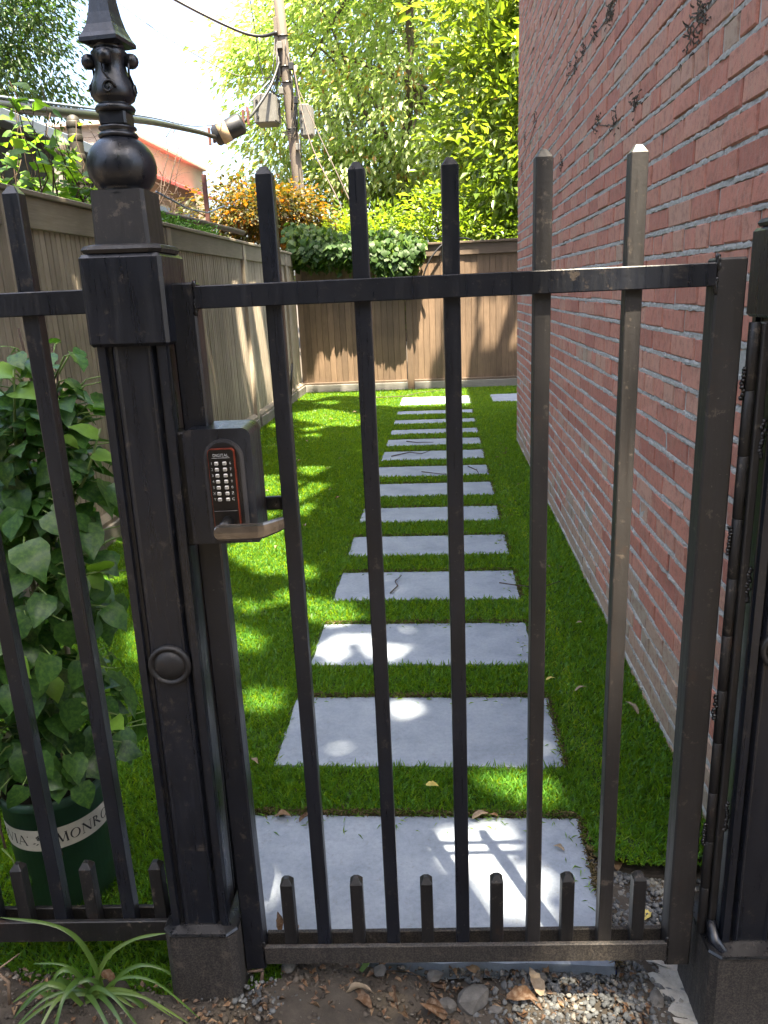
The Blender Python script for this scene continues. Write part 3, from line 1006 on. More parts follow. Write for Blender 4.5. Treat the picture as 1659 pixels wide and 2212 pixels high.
    part('lever_hub', hub, 'iron_clean', lock, True)
    return g
plainf = 'faceplate_grey'
M['faceplate_grey'] = iron('grey_black_faceplate', base=(.015, .015, .018), dust=.4, rough=.45)
build_gate()

def shaft_profile(h=.052):
    """square post outline with a recessed, moulded panel on every side"""
    half = [(-h, 0), (-h + .012, 0), (-h + .0125, .010), (-h + .018, .0108), (-h + .0235, .0030), (-h + .026, .0028), (-h + .029, .0050)]
    side = half + [(-x, d) for x, d in half[::-1]]
    P = []
    for k in range(4):
        a = math.pi / 2 * k
        for x, d in side[:-1]:
            px, py = x, -h + d
            P.append((px * math.cos(a) - py * math.sin(a), px * math.sin(a) + py * math.cos(a)))
    return P

def build_post(name, label, x, zbase, ztop_base, lean, finial=True, bh=.067):
    p = thing(name, label, 'gate post', tuple(gl(x, 0, 0)), (0, lean, GY), 'iron posts either side of the gate')
    part('base', MB().prism([(-bh, -bh + .012), (-bh + .012, -bh), (bh - .012, -bh), (bh, -bh + .012), (bh, bh), (-bh, bh)], zbase, ztop_base, top=1.0), 'iron_base', p)
    # sloping rim round the top of the base
    V, F = [], []
    def oct_(h, c): return [(-h, -h + c), (-h + c, -h), (h - c, -h), (h, -h + c), (h, h - c), (h - c, h), (-h + c, h), (-h, h - c)]
    rings = [(bh + .002, .018, ztop_base + .0005), (bh + .0035, .018, ztop_base + .003), (bh + .001, .017, ztop_base + .007), (.050, .008, ztop_base + .012)]
    for h, c, z in rings:
        V += [(a, b_, z) for a, b_ in oct_(h, c)]
    for i in range(len(rings) - 1):
        for k in range(8):
            F.append((i * 8 + k, i * 8 + (k + 1) % 8, i * 8 + 8 + (k + 1) % 8, i * 8 + 8 + k))
    F.append(tuple(range(8))[::-1]); F.append(tuple(range(24, 32)))
    part('base_rim', MB().add(V, F), 'iron_clean', p)
    part('shaft', MB().prism(shaft_profile(), ztop_base + .008, 1.30), 'iron', p)
    part('collar', MB().box(-.0605, .0605, -.0605, .0605, 1.287, 1.418, .005), 'iron', p)
    ro = MB()
    def disc(prof):
        n = 28; V, F = [], []
        for r, d in prof:
            for k in range(n):
                a = 2 * math.pi * k / n
                V.append((r * math.cos(a), -.0455 - d, .7606 + r * math.sin(a)))
        for i in range(len(prof) - 1):
            for k in range(n):
                F.append((i * n + k, i * n + (k + 1) % n, (i + 1) * n + (k + 1) % n, (i + 1) * n + k))
        F.append(tuple(range((len(prof) - 1) * n, len(prof) * n)))
        return V, F
    ro.add(*disc([(.0365, 0), (.0365, .006), (.034, .0095), (.030, .0098), (.0275, .0065), (.0265, .005), (.0245, .008), (.018, .0115), (.010, .0135), (.003, .0142)]))
    part('rosette', ro, 'iron_worn', p, True)
    if finial:
        ring = MB()
        for i in range(1):
            rr = []
            for d, z in ((.0, 1.4185), (.004, 1.4195), (.0065, 1.4245), (.004, 1.4295), (-.004, 1.432)):
                h = .0530 + d
                rr.append([(a, b_, z) for a, b_ in oct_(h, .014)])
            V = sum(rr, []); F = []
            for i2 in range(4):
                for k in range(8):
                    F.append((i2 * 8 + k, i2 * 8 + (k + 1) % 8, i2 * 8 + 8 + (k + 1) % 8, i2 * 8 + 8 + k))
            F.append(tuple(range(32, 40)))
            ring.add(V, F)
        part('ring', ring, 'iron_dusty', p)
        part('block', MB().prism([(-.041, -.036), (-.036, -.041), (.036, -.041), (.041, -.036), (.041, .036), (.036, .041), (-.036, .041), (-.041, .036)], 1.430, 1.506, top=.95), 'iron_dusty', p)
        fin = MB()
        ball = [(.036, 1.4985), (.040, 1.5015)]
        for k in range(1, 14):
            th = -1.0 + (math.pi / 2 + 1.0 - .30) * k / 13
            ball.append((.0495 * math.cos(th), 1.5395 + .0445 * math.sin(th)))
        fin.lathe(ball, 32)
        part('ball', fin, 'iron', p, True)
        n1 = MB()
        n1.lathe([(.018, 1.576), (.0265, 1.5785), (.0285, 1.5815), (.026, 1.585), (.0215, 1.5875), (.0265, 1.590), (.0265, 1.593), (.019, 1.595)], 20)
        part('neck', n1, 'iron', p, True)
        part('upper_block', MB().box(-.0195, .0195, -.0195, .0195, 1.593, 1.614, .003), 'iron', p)
        n2 = MB()
        n2.lathe([(.020, 1.611), (.0265, 1.6125), (.0285, 1.6165), (.0265, 1.6205), (.022, 1.6225), (.0225, 1.6245), (.0285, 1.6285), (.0305, 1.634), (.0300, 1.642), (.0265, 1.652), (.0225, 1.663), (.0210, 1.672), (.0230, 1.682), (.0255, 1.688), (.0215, 1.692), (.021, 1.6955), (.026, 1.698)], 22)
        part('vase', n2, 'iron', p, True)
        for k in range(4):
            a = math.pi / 2 * k + .12
            d = Vector((math.cos(a), math.sin(a), 0)); s = Vector((-d.y, d.x, 0))
            sc_ = MB()
            sc_.tube([d * .0285 - s * .0075 + Vector((0, 0, 1.678)), d * .0295 + Vector((0, 0, 1.678)), d * .0285 + s * .0075 + Vector((0, 0, 1.678))], [.0085, .0105, .0085], 14)
            pts = []
            for q in range(22):
                an = q / 21 * 4.6 * math.pi / 2
                r = .0105 * (1 - q / 26)
                pts.append(d * .0302 + Vector((0, 0, 1.640)) + s * (r * math.cos(an)) + Vector((0, 0, r * math.sin(an) - .001)))
            sc_.tube(pts, .0017, 6)
            sc_.tube([d * .0265 - s * .008 + Vector((0, 0, 1.674)), d * .0255 - s * .006 + Vector((0, 0, 1.66)), d * .0305 + s * .010 + Vector((0, 0, 1.640))], .0019, 6)
            part('scroll', sc_, 'iron', p, True)
        sp = MB()
        sp.lathe([(.028, 1.6955), (.0400, 1.6985), (.0400, 1.7035), (.0345, 1.7095), (.0275, 1.721), (.0225, 1.736), (.0185, 1.756), (.0150, 1.785), (.012, 1.82), (.007, 1.86), (.002, 1.90)], 4, rot=.62)
        part('spire', sp, 'iron', p)
    else:
        part('cap', MB().box(-.041, .041, -.041, .041, 1.418, 1.50, .004), 'iron', p)
    return p
build_post('gate_post', 'ornate black iron gate post with ball and spire finial left of the gate', -.2265, .0, .2115, .0118)
rp = build_post('gate_post', 'black iron gate post cut by the right edge of the picture, beside the long hinge', .795, -.12, .158, 0.0, True, .078)
# long knuckle hinge on the right post
def hinge():
    z = .166
    k = 0
    while z < 1.27:
        h = .1015
        m = MB()
        x, y, r = -.0785, -.020, .0084
        m.lathe([(r * .93, z + .0003), (r, z + .0011), (r, z + h - .0011), (r * .93, z + h - .0003)], 16, (x, y))
        part('hinge_knuckle', m, 'iron_worn', rp, True)
        z += h; k += 1
    part('hinge_leaf', MB().box(-.0695, -.0575, -.032, -.012, .150, 1.282, .002), 'iron_dusty', rp)
    for zc in (.36, .62, .92, 1.17):
        w = MB()
        for i in range(9):
            lump(w, (-.090 + R.normal() * .0012, -.0225, zc + i * .0055), .0034, int(zc * 1000) + i)
        part('weld', w, 'iron_clean', rp, True)
    for zc in (.40, .84, 1.08):
        w = MB()
        for i in range(12):
            lump(w, (-.0565 + R.normal() * .0016, -.031, zc + i * .005), .0040, int(zc * 2000) + i)
        part('weld', w, 'iron_worn', rp, True)
    f = MB().tube([(-.066, -.030, .20), (-.064, -.046, .17), (-.055, -.070, .163)], [.009, .011, .008], 10)
    part('drip_lip', f, 'iron', rp, True)
hinge()

def build_railing():
    g = thing('iron_railing', 'black iron railing with tall and short pickets in front of the potted plant', 'fence', tuple(GATE), (0, 0, GY))
    for nm, z0, z1, m in (('top_rail', 1.336, 1.3715, 'iron'), ('bottom_rail', .158, .205, 'iron_worn')):
        for y0, y1 in ((-.0225, -.0135), (.0135, .0225)):
            part(nm, MB().box(-1.7, -.272 if z0 > 1 else -.287, y0, y1, z0, z1, .0015), m, g)
    pm = picket_mesh(.165, 1.5235).mesh('picket'); pm.materials.append(M['iron'])
    sm_ = picket_mesh(.165, .3255, .0118).mesh('short_picket'); sm_.materials.append(M['iron_worn'])
    for k in range(10):
        link('picket', pm, None, g, (-.376 - k * .1346, 0, R.normal() * .001))
        link('short_picket', sm_, None, g, (-.3185 - k * .1346 + .005, 0, R.normal() * .001))
build_railing()

# ------------------------------------------------------------------ potted climbing hydrangea
def broad_leaf(size, ratio=.78, droop=.35, cup=.18, seed=0, tip=.16, heart=.08, rnd=.5, teeth=True, nst=9):
    """heart-shaped leaf with midrib fold, wavy margin; base at the origin, pointing along +x, upper side +z"""
    rg = np.random.default_rng(seed)
    V, F = [], []
    for i in range(nst):
        t = i / (nst - 1)
        w = ratio * .5 * (math.sin(math.pi * min(1, (t + .04)) ** .72) ** .85 if t < .97 else .0)
        if t > .8: w *= 1 - .25 * (t - .8) / .2
        w = max(w, .004)
        x = t - (heart * (1 - t * 3) if t < .33 else 0) * 0
        z = -droop * t * t
        jag = (.012 if (i % 2 and teeth) else 0) + rg.normal() * .008
        wz = rg.normal() * .018
        back = -heart if i == 1 else 0
        for s, q in ((-1, 1.), (-1, .5), (0, 0), (1, .5), (1, 1.)):
            V.append(((x + (back if q == 1. else 0) + (tip * 0)) * size, s * (w + jag) * q * size, (z + cup * w * 2 * (q ** 1.4) * .6 - .35 * (w * q) ** 2 + (wz if q == 1 else 0) + (.006 if q == .5 else 0)) * size))
    for i in range(nst - 1):
        for k in range(4):
            a = i * 5 + k
            F.append((a, a + 5, a + 6, a + 1))
    return MB().add(V, F, rnd)
def orient(p, d, n):
    d = Vector(d).normalized(); n = Vector(n); n = (n - d * n.dot(d))
    n = n.normalized() if n.length > 1e-4 else d.orthogonal().normalized()
    s = n.cross(d)
    return Matrix(((d.x, s.x, n.x, p[0]), (d.y, s.y, n.y, p[1]), (d.z, s.z, n.z, p[2]), (0, 0, 0, 1)))

POT = (-.9128, 1.4658); PR, PH, PT = .1185, .315, .8646
def pot_r(z): return PR * (PT + (1 - PT) * z / PH)
def build_pot():
    z0 = .006
    p = thing('plant_pot', 'round dark green plastic nursery pot with a cream label band', 'plant pot', (POT[0], POT[1], z0))
    m = MB()
    m.lathe([(pot_r(0) * .96, 0), (pot_r(0), .004), (pot_r(.29) - .001, .288), (PR + .003, .292), (PR + .0045, .300), (PR + .003, PH), (PR - .003, PH), (PR - .006, PH - .05)], 48)
    part('body', m, 'pot', p, True)
    s = MB(); s.lathe([(.01, PH - .045), (PR - .007, PH - .04), (PR - .006, PH - .05)], 24)
    part('potting_soil', s, 'soil', p)
    zb, zt = .193, .248
    V, F = [], []
    n = 60
    a0, a1 = math.radians(-170), math.radians(40)
    for i in range(n + 1):
        a = a0 + (a1 - a0) * i / n
        for z in (zb, zt):
            r = pot_r(z) + .0006
            V.append((r * math.cos(a), r * math.sin(a), z))
    for i in range(n):
        F.append((2 * i, 2 * i + 2, 2 * i + 3, 2 * i + 1))
    band = part('label_band', MB().add(V, F), 'band', p, True)
    # lettering strokes (x, z) with per-stroke width, unit height
    K, H_ = .15, .055
    def ell(cx, cz, rx, rz, n=26):
        return [('ring', cx, cz, rx, rz)]
    G = {
        'M': (1.05, [(.12, 0, .20, 1, H_), (.20, 1, .52, .05, K), (.52, .05, .86, 1, H_), (.86, 1, .93, 0, K)]),
        'O': (.98, [('ring', .49, .5, .44, .5)]),
        'N': (1.0, [(.14, 0, .14, 1, H_), (.14, 1, .84, 0, K), (.84, 0, .84, 1, H_)]),
        'R': (.85, [(.16, 0, .16, 1, K), ('bowl', .16, .75, .42, .25), (.36, .5, .80, 0, K)]),
        'V': (.9, [(.06, 1, .46, 0, K), (.46, 0, .84, 1, H_)]),
        'I': (.42, [(.21, 0, .21, 1, K)]),
        'A': (.92, [(.08, 0, .46, 1, H_), (.46, 1, .86, 0, K), (.24, .33, .70, .33, H_)]),
    }
    SER = {'M': [(.12, 0), (.93, 0), (.20, 1), (.86, 1)], 'N': [(.14, 0), (.14, 1), (.84, 1)], 'R': [(.16, 0), (.16, 1), (.80, 0)], 'V': [(.06, 1), (.84, 1)], 'I': [(.21, 0), (.21, 1)], 'A': [(.08, 0), (.86, 0)], 'O': []}
    tm = MB()
    hgt = .0255
    zl = zb + .0145
    def put(poly, s0):
        V = []
        for x, z in poly:
            zz = zl + z * hgt
            r = pot_r(zz) + .0011
            a = s0 + x * hgt / r
            V.append((r * math.cos(a), r * math.sin(a), zz))
        tm.add(V, [tuple(range(len(V)))])
    def stroke(x0, z0_, x1, z1_, w, s0):
        d = Vector((x1 - x0, z1_ - z0_)).normalized(); nn = Vector((-d.y, d.x))
        if abs(d.y) > .2:
            hx = w / 2 / abs(d.y)
            put([(x0 - hx, z0_), (x0 + hx, z0_), (x1 + hx, z1_), (x1 - hx, z1_)] if z1_ > z0_ else [(x1 - hx, z1_), (x1 + hx, z1_), (x0 + hx, z0_), (x0 - hx, z0_)], s0)
        else:
            put([(x0, z0_ - w / 2), (x1, z1_ - w / 2), (x1, z1_ + w / 2), (x0, z0_ + w / 2)], s0)
    def glyph(ch, s0):
        wd, st = G[ch]
        for q in st:
            if q[0] in ('ring', 'bowl'):
                _, cx, cz, rx, rz = q
                n = 26
                lo, hi = (0, 2 * math.pi) if q[0] == 'ring' else (-math.pi / 2, math.pi / 2)
                for i in range(n):
                    a, b_ = lo + (hi - lo) * i / n, lo + (hi - lo) * (i + 1) / n
                    def w(t): return .045 + .105 * abs(math.cos(t + (.35 if q[0] == 'ring' else 0)))
                    o1 = (cx + rx * math.cos(a), cz + rz * math.sin(a)); o2 = (cx + rx * math.cos(b_), cz + rz * math.sin(b_))
                    i1 = (cx + (rx - w(a)) * math.cos(a), cz + (rz - w(a)) * math.sin(a)); i2 = (cx + (rx - w(b_)) * math.cos(b_), cz + (rz - w(b_)) * math.sin(b_))
                    put([i1, o1, o2, i2], s0)
            else:
                stroke(*q, s0)
        for x, z in SER[ch]:
            put([(x - .13, z - .022), (x + .13, z - .022), (x + .13, z + .022), (x - .13, z + .022)], s0)
        return wd
    def word(s, start):
        a = start
        for ch in s:
            w = glyph(ch, a)
            a += (w + .06) * hgt / pot_r(.22)
        return a
    wl_ = sum(G[c][0] + .06 for c in 'MONROVIA') * hgt / pot_r(.22)
    word('MONROVIA', math.radians(-67))
    word('MONROVIA', math.radians(-98) - wl_)
    # registered mark and flower emblem
    def ringp(cx, cz, r, w, s0, n=14):
        for i in range(n):
            a, b_ = 2 * math.pi * i / n, 2 * math.pi * (i + 1) / n
            put([(cx + (r - w) * math.cos(a), cz + (r - w) * math.sin(a)), (cx + r * math.cos(a), cz + r * math.sin(a)), (cx + r * math.cos(b_), cz + r * math.sin(b_)), (cx + (r - w) * math.cos(b_), cz + (r - w) * math.sin(b_))], s0)
    ringp(0, .93, .075, .022, math.radians(-97)); put([(-.02, .89), (.02, .89), (.02, .97), (-.02, .97)], math.radians(-97))
    fs = math.radians(-84)
    for k in range(5):
        a = 2 * math.pi * k / 5 + .3
        ringp(.17 * math.cos(a), .80 + .17 * math.sin(a), .13, .09, fs, 10)
    ringp(0, .80, .06, .06, fs, 8)
    for k, (dx, dz) in enumerate(((-.5, -.25), (-.25, -.35), (.1, -.4), (.45, -.25), (.65, .05), (.6, .28))):
        c = Vector((dx, .50 + dz)); d = (c - Vector((.12, .42))).normalized(); nn = Vector((-d.y, d.x))
        a_, b_ = c - d * .2, c + d * .2
        put([(a_.x, a_.y), ((c - nn * .06).x, (c - nn * .06).y), (b_.x, b_.y), ((c + nn * .06).x, (c + nn * .06).y)], fs)
    part('lettering', tm, 'blackprint', band)
build_pot()

def build_hydrangea():
    h = thing('climbing_hydrangea', 'tall climbing hydrangea with glossy dark green heart shaped leaves in the pot', 'plant', (POT[0], POT[1], .28))
    var = []
    for k in range(18):
        rn = min(1, max(0, R.normal() * .22 + .38)) if k < 15 else R.uniform(.88, 1.)
        me = broad_leaf(1., R.uniform(.72, .90), R.uniform(.15, .55), R.uniform(.12, .35), 100 + k, rnd=rn).mesh('leaf', True)
        me.materials.append(M['leaf_hyd']); var.append(me)
    off = Vector(h.location)
    stems = MB(); wood_ = MB()
    axis = lambda z: Vector((-.93 + .02 * math.sin(z * 7) + .12 * max(0, z - .55) / .7, 1.49 + .01 * math.cos(z * 5), z))
    for k in range(5):
        a = 2 * math.pi * k / 5
        pts = [axis(z) + Vector((.045 * math.cos(a + z * 3) - .01, .045 * math.sin(a + z * 3), 0)) for z in np.linspace(.27, 1.15 + .04 * k, 14)]
        wood_.tube([p - off for p in pts], [.006 - .0003 * i for i in range(14)], 7)
    part('woody_stem', wood_, 'twig', h, True)
    cnt = 0
    def leaf(p, d, n, s, young=False):
        nonlocal cnt
        me = var[R.integers(15, 18)] if young else var[R.integers(0, 15)]
        o = link('leaf', me, None, h)
        o.matrix_basis = Matrix.Translation(-off) @ orient(p, d, n) @ Matrix.Scale(s, 4)
        cnt += 1
    prof = [(.28, .13), (.40, .21), (.55, .25), (.75, .235), (.92, .20), (1.02, .18), (1.10, .13), (1.20, .11), (1.28, .08)]
    def rad(z): return float(np.interp(z, [q[0] for q in prof], [q[1] for q in prof]))
    N_ = 285
    for k in range(N_):
        z = .385 + (1.28 - .385) * R.uniform() ** 1.05
        a = -math.pi / 2 + .45 + R.normal() * 1.0
        r = rad(z) * (R.uniform(.45, 1.12))
        o = Vector((math.cos(a), math.sin(a), 0))
        p = axis(z) + o * r
        young = R.uniform() < (.05 + .25 * max(0, z - 1.0) * 2)
        s = R.uniform(.050, .082) * (1 - .35 * max(0, (z - .95) / .3)) * (.62 if young else 1)
        d = (o * R.uniform(.3, .9) + Vector((R.normal() * .45, R.normal() * .45, -R.uniform(.25, 1.15) + (.55 if z > 1.02 else 0)))).normalized()
        n = (o * .75 + Vector((R.normal() * .3, R.normal() * .3, .75)))
        leaf(p, d, n, s, young)
        q = axis(z - .05) + o * r * .35
        stems.tube([q - off, (q * .4 + p * .6) + Vector((0, 0, .015)) - off, p - off], [.0022, .0018, .0013], 5)
    # a few long shoots reaching to the right towards the post
    for pts, m in (([(-.86, 1.46, .82), (-.77, 1.44, .93), (-.70, 1.42, 1.03), (-.655, 1.41, 1.12)], 8), ([(-.85, 1.44, .78), (-.76, 1.40, .82), (-.66, 1.37, .85)], 6), ([(-.84, 1.42, .55), (-.75, 1.36, .56), (-.68, 1.33, .53)], 6), ([(-.85, 1.43, 1.0), (-.82, 1.40, 1.12), (-.795, 1.39, 1.24)], 8)):
        P = [Vector(q) for q in pts]
        stems.tube([q - off for q in P], [.0042, .0036, .003, .002][:len(P)] if len(P) == 4 else [.004, .003, .002], 6)
        for i in range(m):
            t = (i + .6) / m * (len(P) - 1); k = min(int(t), len(P) - 2)
            p = P[k].lerp(P[k + 1], t - k)
            ax = (P[k + 1] - P[k]).normalized(); sd = ax.cross(Vector((0, 1, .3))).normalized() * (1 if i % 2 else -1)
            leaf(p, sd * .8 + ax * .4 + Vector((0, -.3, -.15)), Vector((0, -.5, 1)), R.uniform(.04, .066), i > m - 3)
    # inner leaves that only fill the column
    n = 620
    z = R.uniform(.37, 1.2, n); a = R.uniform(0, 2 * math.pi, n)
    rr = np.array([rad(q) for q in z]) * R.uniform(.10, .66, n)
    ax = np.array([list(axis(q)) for q in z])
    P = ax + np.c_[np.cos(a) * rr, np.sin(a) * rr, np.zeros(n)] - np.array(off)
    D = np.c_[np.cos(a), np.sin(a), -R.uniform(.1, 1.1, n)] + R.normal(size=(n, 3)) * .35
    V, F, r = leaves_np(P, D, .058, .85, .1, R.beta(2, 2.5, n) * .9, 1., .3)
    stuff(part('inner_foliage', np_mesh('inner_foliage', V, F, r), 'leaf_hyd', h))
    part('green_stem', stems, 'greenstem', h, True)
    for (p, d) in (((-.87, 1.37, .295), (.25, -.5, -.9)), ((-.985, 1.36, .31), (.2, -.45, -.85))):
        t = MB(); p = Vector(p); d = Vector(d)
        t.tube([p + Vector((0, .05, .07)) - off, p - off, p + d * .05 - off, p + d * .09 + Vector((.008, 0, 0)) - off], [.0035, .0032, .003, .0026], 7)
        part('bare_stem', t, 'twig', h, True)
    q = Vector((-.985, 1.36, .31)) + Vector((.2, -.45, -.85)) * .09
    t = MB().tube([q - off, q + Vector((.02, -.005, -.02)) - off, q + Vector((.035, -.01, -.055)) - off], [.002, .0018, .0014], 6)
    part('shoot', t, 'greenstem', h, True)
    leaf(q + Vector((.035, -.01, -.055)), (.1, -.1, -1), (.1, -1, .1), .055)
    # bamboo stakes tied into the plant
    for a, b_ in (((-.862, 1.50, .30), (-.835, 1.53, 1.20)), ((-.90, 1.50, .30), (-.905, 1.51, 1.0)), ((-.985, 1.52, .30), (-.96, 1.50, 1.08))):
        A, B = Vector(a), Vector(b_)
        s = MB()
        n = 17
        s.tube([A.lerp(B, i / (n - 1)) - off for i in range(n)], [.0058 if i % 4 else .0068 for i in range(n)], 9)
        part('bamboo_stake', s, 'bamboo', h, True)
    t = MB().tube([Vector((-.80, 1.42, 1.15)) - off, Vector((-.93, 1.40, 1.07)) - off, Vector((-1.06, 1.40, 1.0)) - off], .002, 6)
    part('tie', t, 'petal', h)
    P = np.array([-.96, 1.39, .985]) - np.array(off) + R.normal(size=(60, 3)) * [.035, .02, .012]
    V, F, r = leaves_np(P, R.normal(size=(60, 3)), .012, .9)
    part('flower_head', np_mesh('flower_head', V, F, r), 'petal', h)
build_hydrangea()

# ------------------------------------------------------------------ background: trees, house, pole, wires
def limb(mb, p, q, r0, r1, n=7, wob=.12, steps=6):
    p, q = Vector(p), Vector(q)
    L = (q - p).length
    P = []
    off = Vector((0, 0, 0))
    for i in range(steps + 1):
        t = i / steps
        if 0 < i < steps: off += Vector(R.normal(size=3)) * L * wob / steps
        P.append(p.lerp(q, t) + off * math.sin(math.pi * min(1, t + .1)) + Vector((0, 0, L * .05 * math.sin(math.pi * t))))
    mb.tube(P, [r0 + (r1 - r0) * i / steps for i in range(steps + 1)], n)
    return P

def crown_points(c, rad, n, shell=.55, seed=0, lobes=9, holes=0):
    """clump centres spread through an uneven, lobed volume"""
    rg = np.random.default_rng(seed)
    d = nrm(rg.normal(size=(n * 3, 3)))
    lob = nrm(rg.normal(size=(lobes, 3)))
    gain = .72 + .38 * np.max(np.clip(d @ lob.T, 0, 1) ** 6, axis=1)
    r = (rg.uniform(shell ** 3, 1, n * 3) ** (1 / 3)) * gain
    p = d * r[:, None]
    for k in range(holes):
        h = nrm(rg.normal(size=3)) * rg.uniform(.3, .9)
        ok = np.linalg.norm(p - h, axis=1) > rg.uniform(.18, .3)
        p, d = p[ok], d[ok]
    p, d = p[:n], d[:n]
    return np.array(c) + p * np.array(rad), d

def tree(name, label, cat, base, trunk, crown_c, crown_r, clumps, per, leaf, lm, spread=.3, droop=.8, ratio=.42, seed=0, shell=.5, limbs=7, group=None, trunk_r=.18, holes=0, upb=1.1, extra=None, out=.55):
    t = thing(name, label, cat, base, group=group)
    off = Vector(base)
    tk = MB()
    P = [Vector(p) - off for p in trunk]
    tk.tube(P, [trunk_r * (1 - .6 * i / (len(P) - 1)) for i in range(len(P))], 10)
    part('trunk', tk, 'bark', t, True)
    cp, cd = crown_points(crown_c, crown_r, clumps, shell, seed, holes=holes)
    if extra is not None:
        e = np.array(extra); cp = np.concatenate([cp, e]); cd = np.concatenate([cd, nrm(e - np.array(crown_c))])
    for k in range(limbs):
        i = int(R.integers(0, len(cp)))
        j = max(1, int(len(P) * R.uniform(.4, .95)) - 0)
        j = min(j, len(P) - 1)
        m = MB(); limb(m, P[j], Vector(cp[i]) - off, trunk_r * .38, .012, 6)
        part('limb', m, 'bark', t, True)
    n = len(cp) * per
    idx = np.repeat(np.arange(len(cp)), per)
    g = R.normal(size=(n, 3)) * np.array([spread, spread, spread * .55])
    pts = cp[idx] + g
    D = g / spread * .55 + cd[idx] * out + R.normal(size=(n, 3)) * .45
    D[:, 2] -= droop
    crn = R.normal(size=len(cp)) * .18
    rn = np.clip(R.beta(2.2, 2.4, n) + crn[idx], 0, 1)
    V, F, r = leaves_np(pts - np.array(off), D, leaf, ratio, .12, rn, upb)
    part('crown', np_mesh('crown', V, F, r), lm, t)
    return t

tree('tall_tree', 'big tree with drooping bright leaves behind the far fence beside the utility pole', 'tree', (-.9, 22.5, -.05),
     [(-.9, 22.5, -.05), (-.8, 22.4, 2), (-.95, 22.3, 4.2), (-.7, 22.4, 6.5), (-.6, 22.2, 10)], (-.35, 21.6, 8.3), (4.7, 2.9, 6.1), 430, 84, .19, 'leaf_big', .42, .45, .48, 11, .45, 9, holes=6, trunk_r=.22, out=.9,
     extra=[(-4.75 + R.normal() * .25, 20.5 + R.normal() * .4, 6.9 + R.normal() * .35) for _ in range(9)] + [(-4.3 + R.normal() * .3, 20.6, 5.0 + R.normal() * .4) for _ in range(9)])
tree('magnolia_tree', 'broad leaved bright green tree close against the corner of the brick wall', 'tree', (1.9, 14.2, -.05),
     [(1.9, 14.2, -.05), (1.8, 14.1, 1.6), (1.95, 14.0, 3.2), (2.0, 14, 5)], (1.75, 13.6, 4.0), (1.75, 1.4, 3.5), 330, 44, .20, 'leaf_mag', .27, .15, .38, 12, .3, 7, trunk_r=.12, holes=3)
tree('background_tree', 'tall darker tree with bare upper trunks far behind the bright tree', 'tree', (1.2, 29, -.05),
     [(1.2, 29, -.05), (1.1, 29, 5), (1.3, 29, 10), (1.2, 29, 15)], (.6, 29, 9), (7.0, 3.0, 8.5), 520, 36, .30, 'leaf_far', .6, .7, .5, 13, .2, 6, trunk_r=.3, holes=6)
tree('background_tree', 'dense yellow green tree low behind the utility pole', 'tree', (-2.6, 23, -.05),
     [(-2.6, 23, -.05), (-2.5, 23, 1.5), (-2.7, 23, 3.0)], (-2.6, 22.6, 3.0), (2.6, 1.6, 2.5), 260, 60, .16, 'leaf_shrub', .32, .7, .42, 14, .3, 4, trunk_r=.14, holes=3)
tree('left_tree', 'fine leaved green tree overhanging the upper left corner above the cable', 'tree', (-9.6, 14.6, -.05),
     [(-9.6, 14.6, -.05), (-9.4, 14.5, 2.5), (-9.0, 14.3, 5.0), (-8.6, 14.2, 7)], (-7.9, 14.0, 6.5), (2.5, 2.0, 2.6), 400, 80, .105, 'leaf_left', .26, .55, .44, 15, .3, 9, trunk_r=.17, holes=4)
tree('japanese_maple', 'orange and bronze leaved maple spilling over the left fence near the pole', 'tree', (-3.3, 12.2, -.05),
     [(-3.3, 12.2, -.05), (-3.2, 12.1, 1.0), (-2.9, 12.0, 2.0), (-2.7, 12, 2.6)], (-2.65, 11.9, 2.52), (1.15, .8, .50), 130, 55, .075, 'leaf_maple', .15, .3, .62, 16, .2, 7, trunk_r=.06)
for k, (lb, c, r_, lm, n) in enumerate((('low bright shrub behind the far fence between the ivy and the pole', (-1.2, 12.4, 1.7), (.95, .8, 1.15), 'leaf_shrub', 120),
                                        ('dense sunlit shrub behind the middle of the far fence', (.1, 12.8, 1.7), (1.0, .8, 1.3), 'leaf_shrub', 130),
                                        ('shaded shrub behind the far fence next to the brick wall', (1.5, 12.4, 1.55), (1.0, .7, 1.2), 'leaf_mag', 90))):
    tree('shrub', lb, 'shrub', (c[0], c[1], -.05), [(c[0], c[1], -.05), (c[0] + .05, c[1], .7), (c[0], c[1], 1.4)], c, r_, n, 60, .10, lm, .16, .25, .45, 20 + k, .3, 3, 'shrubs behind the far fence', .05)

def leaf_parts(t, off, P, D, Nn, S, var, name='leaf'):
    for p, d, n, s in zip(P, D, Nn, S):
        o = link(name, var[R.integers(0, len(var))], None, t)
        o.matrix_basis = Matrix.Translation(-Vector(off)) @ orient(p, d, n) @ Matrix.Scale(float(s), 4)
def leaf_variants(n, m, rnds, **kw):
    out = []
    for k in range(n):
        me = broad_leaf(1., kw.get('ratio', .8) * R.uniform(.85, 1.15), R.uniform(.1, .5), R.uniform(.1, .3), 300 + k, rnd=float(np.clip(R.normal() * rnds[1] + rnds[0], 0, 1)), nst=kw.get('nst', 6)).mesh('leaf', True)
        me.materials.append(M[m]); out.append(me)
    return out

